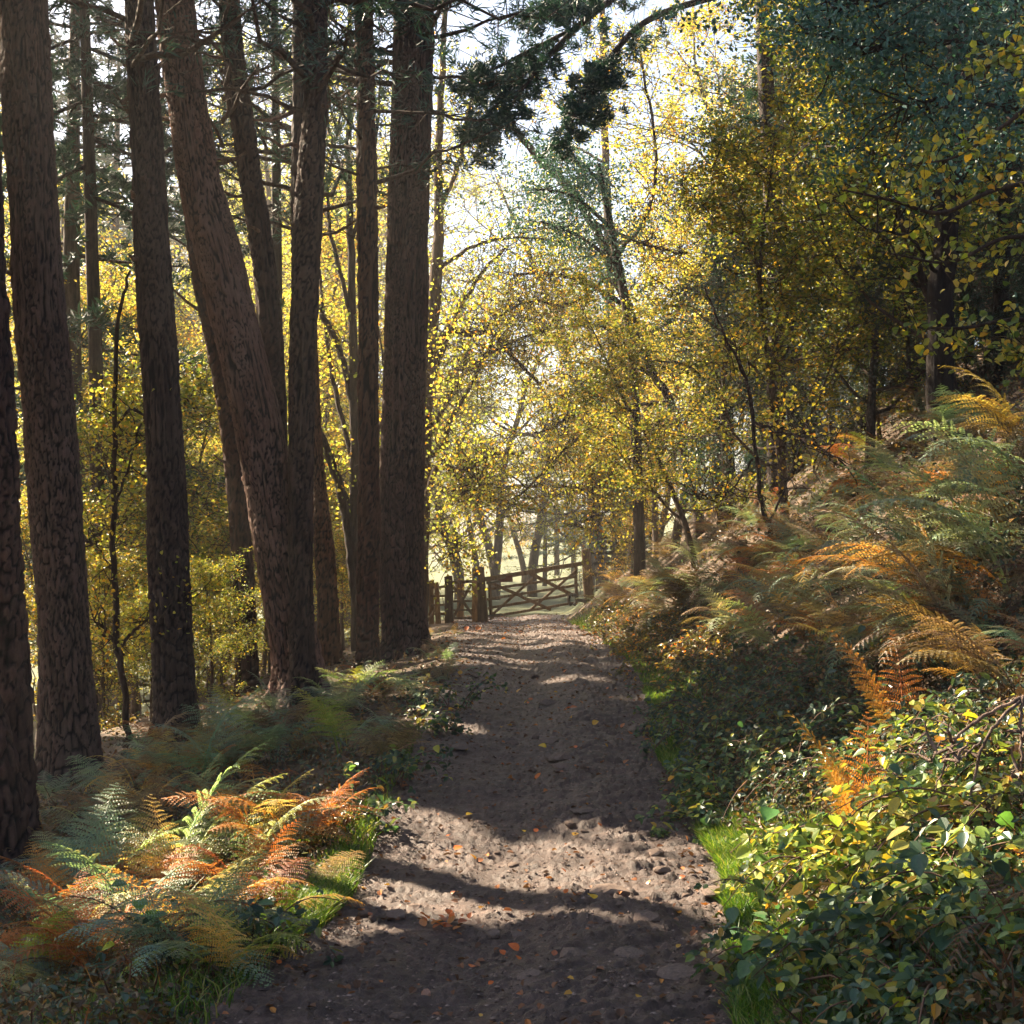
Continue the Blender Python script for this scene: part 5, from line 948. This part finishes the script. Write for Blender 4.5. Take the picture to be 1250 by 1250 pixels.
def litter():
    rng = np.random.default_rng(8); Xa = []; Ya = []
    Y = 5 + rng.uniform(0, 1, 5200) ** 1.5 * 42; l, r = edges(Y); u = rng.uniform(-1.15, 1.15, len(Y)); keep = rng.uniform(size=len(Y)) < np.where(np.abs(u) > .8, 1, .35) + (Y > 27) * .5; X = (l + r) / 2 + u * (r - l) / 2; X = X[keep]; Y = Y[keep]; n = len(X)
    z = np.where(off_path(X, Y), ground_h(X, Y), zpath(X, Y)) + .012; N_ = rdir(n, rng) * .45 + [0, 0, 1]; D = rdir(n, rng) * [1, 1, .25]; sz = rng.uniform(.02, .05, n) * (1 + .012 * Y); lf = MB(); lf.leaves6(np.stack([X, Y, z], -1), D, N_, sz, sz * .7, .3)
    lf.obj('leaf_litter', M['litter'], smooth=False, color=(1, 1, 1), kind='stuff', label='small brown fallen leaves strewn along the path', category='leaf litter')
    Y = 5 + rng.uniform(0, 1, 17000) ** 1.6 * 30; l, r = edges(Y); X = l + rng.uniform(0, 1, len(Y)) * (r - l); n = len(X); C = np.stack([X, Y, zpath(X, Y) + .001], -1); oc = np.array([[1, 0, 0], [-1, 0, 0], [0, 1, 0], [0, -1, 0], [0, 0, 1], [0, 0, -1.]]); s = rng.uniform(.003, .012, n) * (1 + .01 * Y)
    V = C[:, None] + oc[None] * s[:, None, None] * rng.uniform(.5, 1.3, (n, 6, 1)) * np.array([1.2, 1, .6]); f = np.array([[0, 2, 4], [2, 1, 4], [1, 3, 4], [3, 0, 4], [2, 0, 5], [1, 2, 5], [3, 1, 5], [0, 3, 5]]); T = (np.arange(n)[:, None, None] * 6 + f[None]).reshape(-1, 3)
    link('gravel', mesh('gravel', V.reshape(-1, 3), [T], M['gravel'], False), None, (1, 1, 1), kind='stuff', label='fine grit and crumbs of earth on the path', category='gravel')
litter()
# stones one can point at
def stone(px, py, w, h, rz, label, col=(1, 1, 1), group=None, k=None):
    p = hit(px, py); s = w * p.y / F / 2; z = pz(p.x, p.y); hh = h * p.y / F / .8
    o = link('stone', ROCK[(int(px) + int(py)) % 6 if k is None else k], None, col, label=label, category='stone', group=group); o.location = (p.x, p.y, z + hh * .15); o.scale = (s, s * .8, hh * .9); o.rotation_euler = (random.uniform(-.12, .12), random.uniform(-.12, .12), rz)
for a in [(552, 888, 34, 7, .1, 'flat grey slab at the left edge of the path below the broad pine'), (668, 857, 26, 9, .3, 'dark rounded stone in the middle of the path, furthest of the path stones'), (683, 927, 40, 10, .6, 'pale slanting stone near the path middle, upper of two'), (686, 940, 38, 8, .6, 'pale slanting stone near the path middle, lower of two'),
          (670, 908, 34, 8, .5, 'long low stone above the pair of slanting stones'), (562, 916, 26, 6, 0, 'low stone left of the path middle, below the flat slab'), (625, 906, 18, 8, 0, 'small light stone surrounded by orange leaves'), (800, 1048, 24, 11, .2, 'rounded sunlit stone at the right edge of the path'), (742, 1098, 70, 12, .1, 'long flat stone where the sunlight crosses the path'),
          (790, 1133, 40, 11, .2, 'smooth stone just below the long flat stone'), (808, 1072, 26, 8, .1, 'small sunlit stone below the rounded one at the right path edge'), (626, 1048, 16, 7, 0, 'small dark stone in the sunlit strip left of the path centre'), (870, 1098, 40, 12, .1, 'broad stone at the right path edge beside the brambles'), (604, 1133, 20, 9, 0, 'dark lump of stone right of the heap of orange leaves'),
          (632, 1132, 22, 10, .3, 'angular brown stone between the leaf heap and the long flat stone'), (521, 1210, 15, 10, 0, 'pinkish pebble in the foreground of the path'), (485, 1120, 30, 8, 0, 'flat stone left of the heap of orange leaves'), (505, 1104, 24, 7, 0, 'flat pale stone above the heap of orange leaves'), (700, 1170, 50, 10, .4, 'slanting rib of stone in the lower middle of the path'),
          (770, 1165, 44, 10, .5, 'slanting rib of stone in the lower right of the path'), (830, 1195, 60, 12, .4, 'broad low rock at the lower right edge of the path'), (650, 1195, 40, 9, .3, 'low brown rock in the lower middle of the path'), (712, 1000, 34, 7, .4, 'worn stone in the right wheel track, above the sunlit strip')]:
    stone(*a, col=(.72, .58, .5) if 'pink' not in a[5] else (1.6, 1.0, .75))
for k in range(42):
    py = rr.uniform(800, 1245); l, r = edges(np.array([hit(640, py).y])); d = hit(640, py).y; px = 625 + rr.uniform(l[0] + .1, r[0] - .1) * F / d
    stone(px, py, rr.uniform(7, 22) * (py / 1100), rr.uniform(3, 7), rr.uniform(0, 3), 'small half-buried stone, one of many alike in the trodden path', (.6, .47, .4), 'half-buried stones in the path')
# leaves one can point at
def fallen(px, py, size, col, label, group=None):
    p = hit(px, py); s = size * p.y / F; o = link('fallen_leaf', LEAF[(int(px)) % 4], None, col, label=label, category='leaf', group=group); o.location = (p.x, p.y, pz(p.x, p.y) + s * .25 + .01); o.scale = (s * 1.2, s, s); o.rotation_euler = (random.uniform(.2, .9), random.uniform(-.5, .5), random.uniform(-1.5, 1.5))
OR = (.62, .16, .03); YE = (.75, .50, .03)
for a in ((725, 1114, 15, YE, 'bright yellow leaf on the long flat stone'), (633, 1166, 15, OR, 'vivid orange leaf in the lower middle of the path'), (633, 1174, 9, OR, 'small orange leaf touching the vivid orange one'), (534, 1127, 11, OR, 'orange leaf at the left of the leaf heap'), (580, 1047, 12, (.7, .35, .05), 'amber leaf in the sunlit strip'), (569, 999, 9, YE, 'small yellow leaf left of the path centre'),
          (640, 1018, 8, YE, 'little yellow leaf just above the sunlit strip'), (653, 1017, 7, OR, 'little orange leaf just above the sunlit strip'), (667, 915, 10, YE, 'yellow leaf beside the upper slanting stone'), (654, 954, 11, OR, 'orange leaf among the dark crumbs at the path centre'), (575, 1173, 8, OR, 'orange leaf below the leaf heap'), (676, 1174, 10, (.4, .13, .05), 'brown-red leaf right of the vivid orange leaf'),
          (596, 1200, 8, OR, 'small red-orange leaf in the foreground'), (555, 1038, 11, OR, 'red-orange leaf at the left of the sunlit strip'), (645, 1120, 13, (.35, .12, .04), 'rust leaf standing up near the angular stone'), (310, 1195, 22, (.5, .09, .03), 'red leaf on the dark left edge of the path'), (690, 867, 8, OR, 'orange leaf by the furthest stone'), (640, 857, 7, YE, 'small gold leaf near the furthest stone')):
    fallen(*a)
for k in range(16): fallen(545 + rr.gauss(0, 16), 1128 + rr.gauss(0, 6), rr.uniform(9, 15), rr.choice([OR, (.40, .11, .03), (.5, .2, .06)]), 'leaf in the small heap of orange leaves on the path', 'heap of orange leaves on the path')
for k in range(60):
    py = rr.uniform(765, 1240); d = hit(640, py).y; l, r = edges(np.array([d])); px = 625 + rr.uniform(l[0], r[0]) * F / d
    fallen(px, py, rr.uniform(4, 9), rr.choice([OR, (.40, .13, .04), (.3, .12, .05), (.6, .35, .05)]), 'small orange-brown leaf lying alone on the path', 'single fallen leaves on the path')

# ------------------------------------------------------------------ the air
m, t, out = nt('mist'); pv = t.nodes.new('ShaderNodeVolumePrincipled'); pv.inputs['Color'].default_value = (1, .96, .88, 1); pv.inputs['Density'].default_value = .0011; pv.inputs['Anisotropy'].default_value = .35
t.links.new(pv.outputs[0], out.inputs['Volume'])
hx, hy0, hy1, hz0, hz1 = 150, -45, 306, -13, 29
V = [(x, y, z) for x in (-hx, hx) for y in (hy0, hy1) for z in (hz0, hz1)]
link('haze', mesh('haze', V, [np.array([(0, 1, 3, 2), (4, 6, 7, 5), (0, 4, 5, 1), (2, 3, 7, 6), (0, 2, 6, 4), (1, 5, 7, 3)])], m, False), kind='stuff', label='thin pale morning mist filling the wood', category='mist')
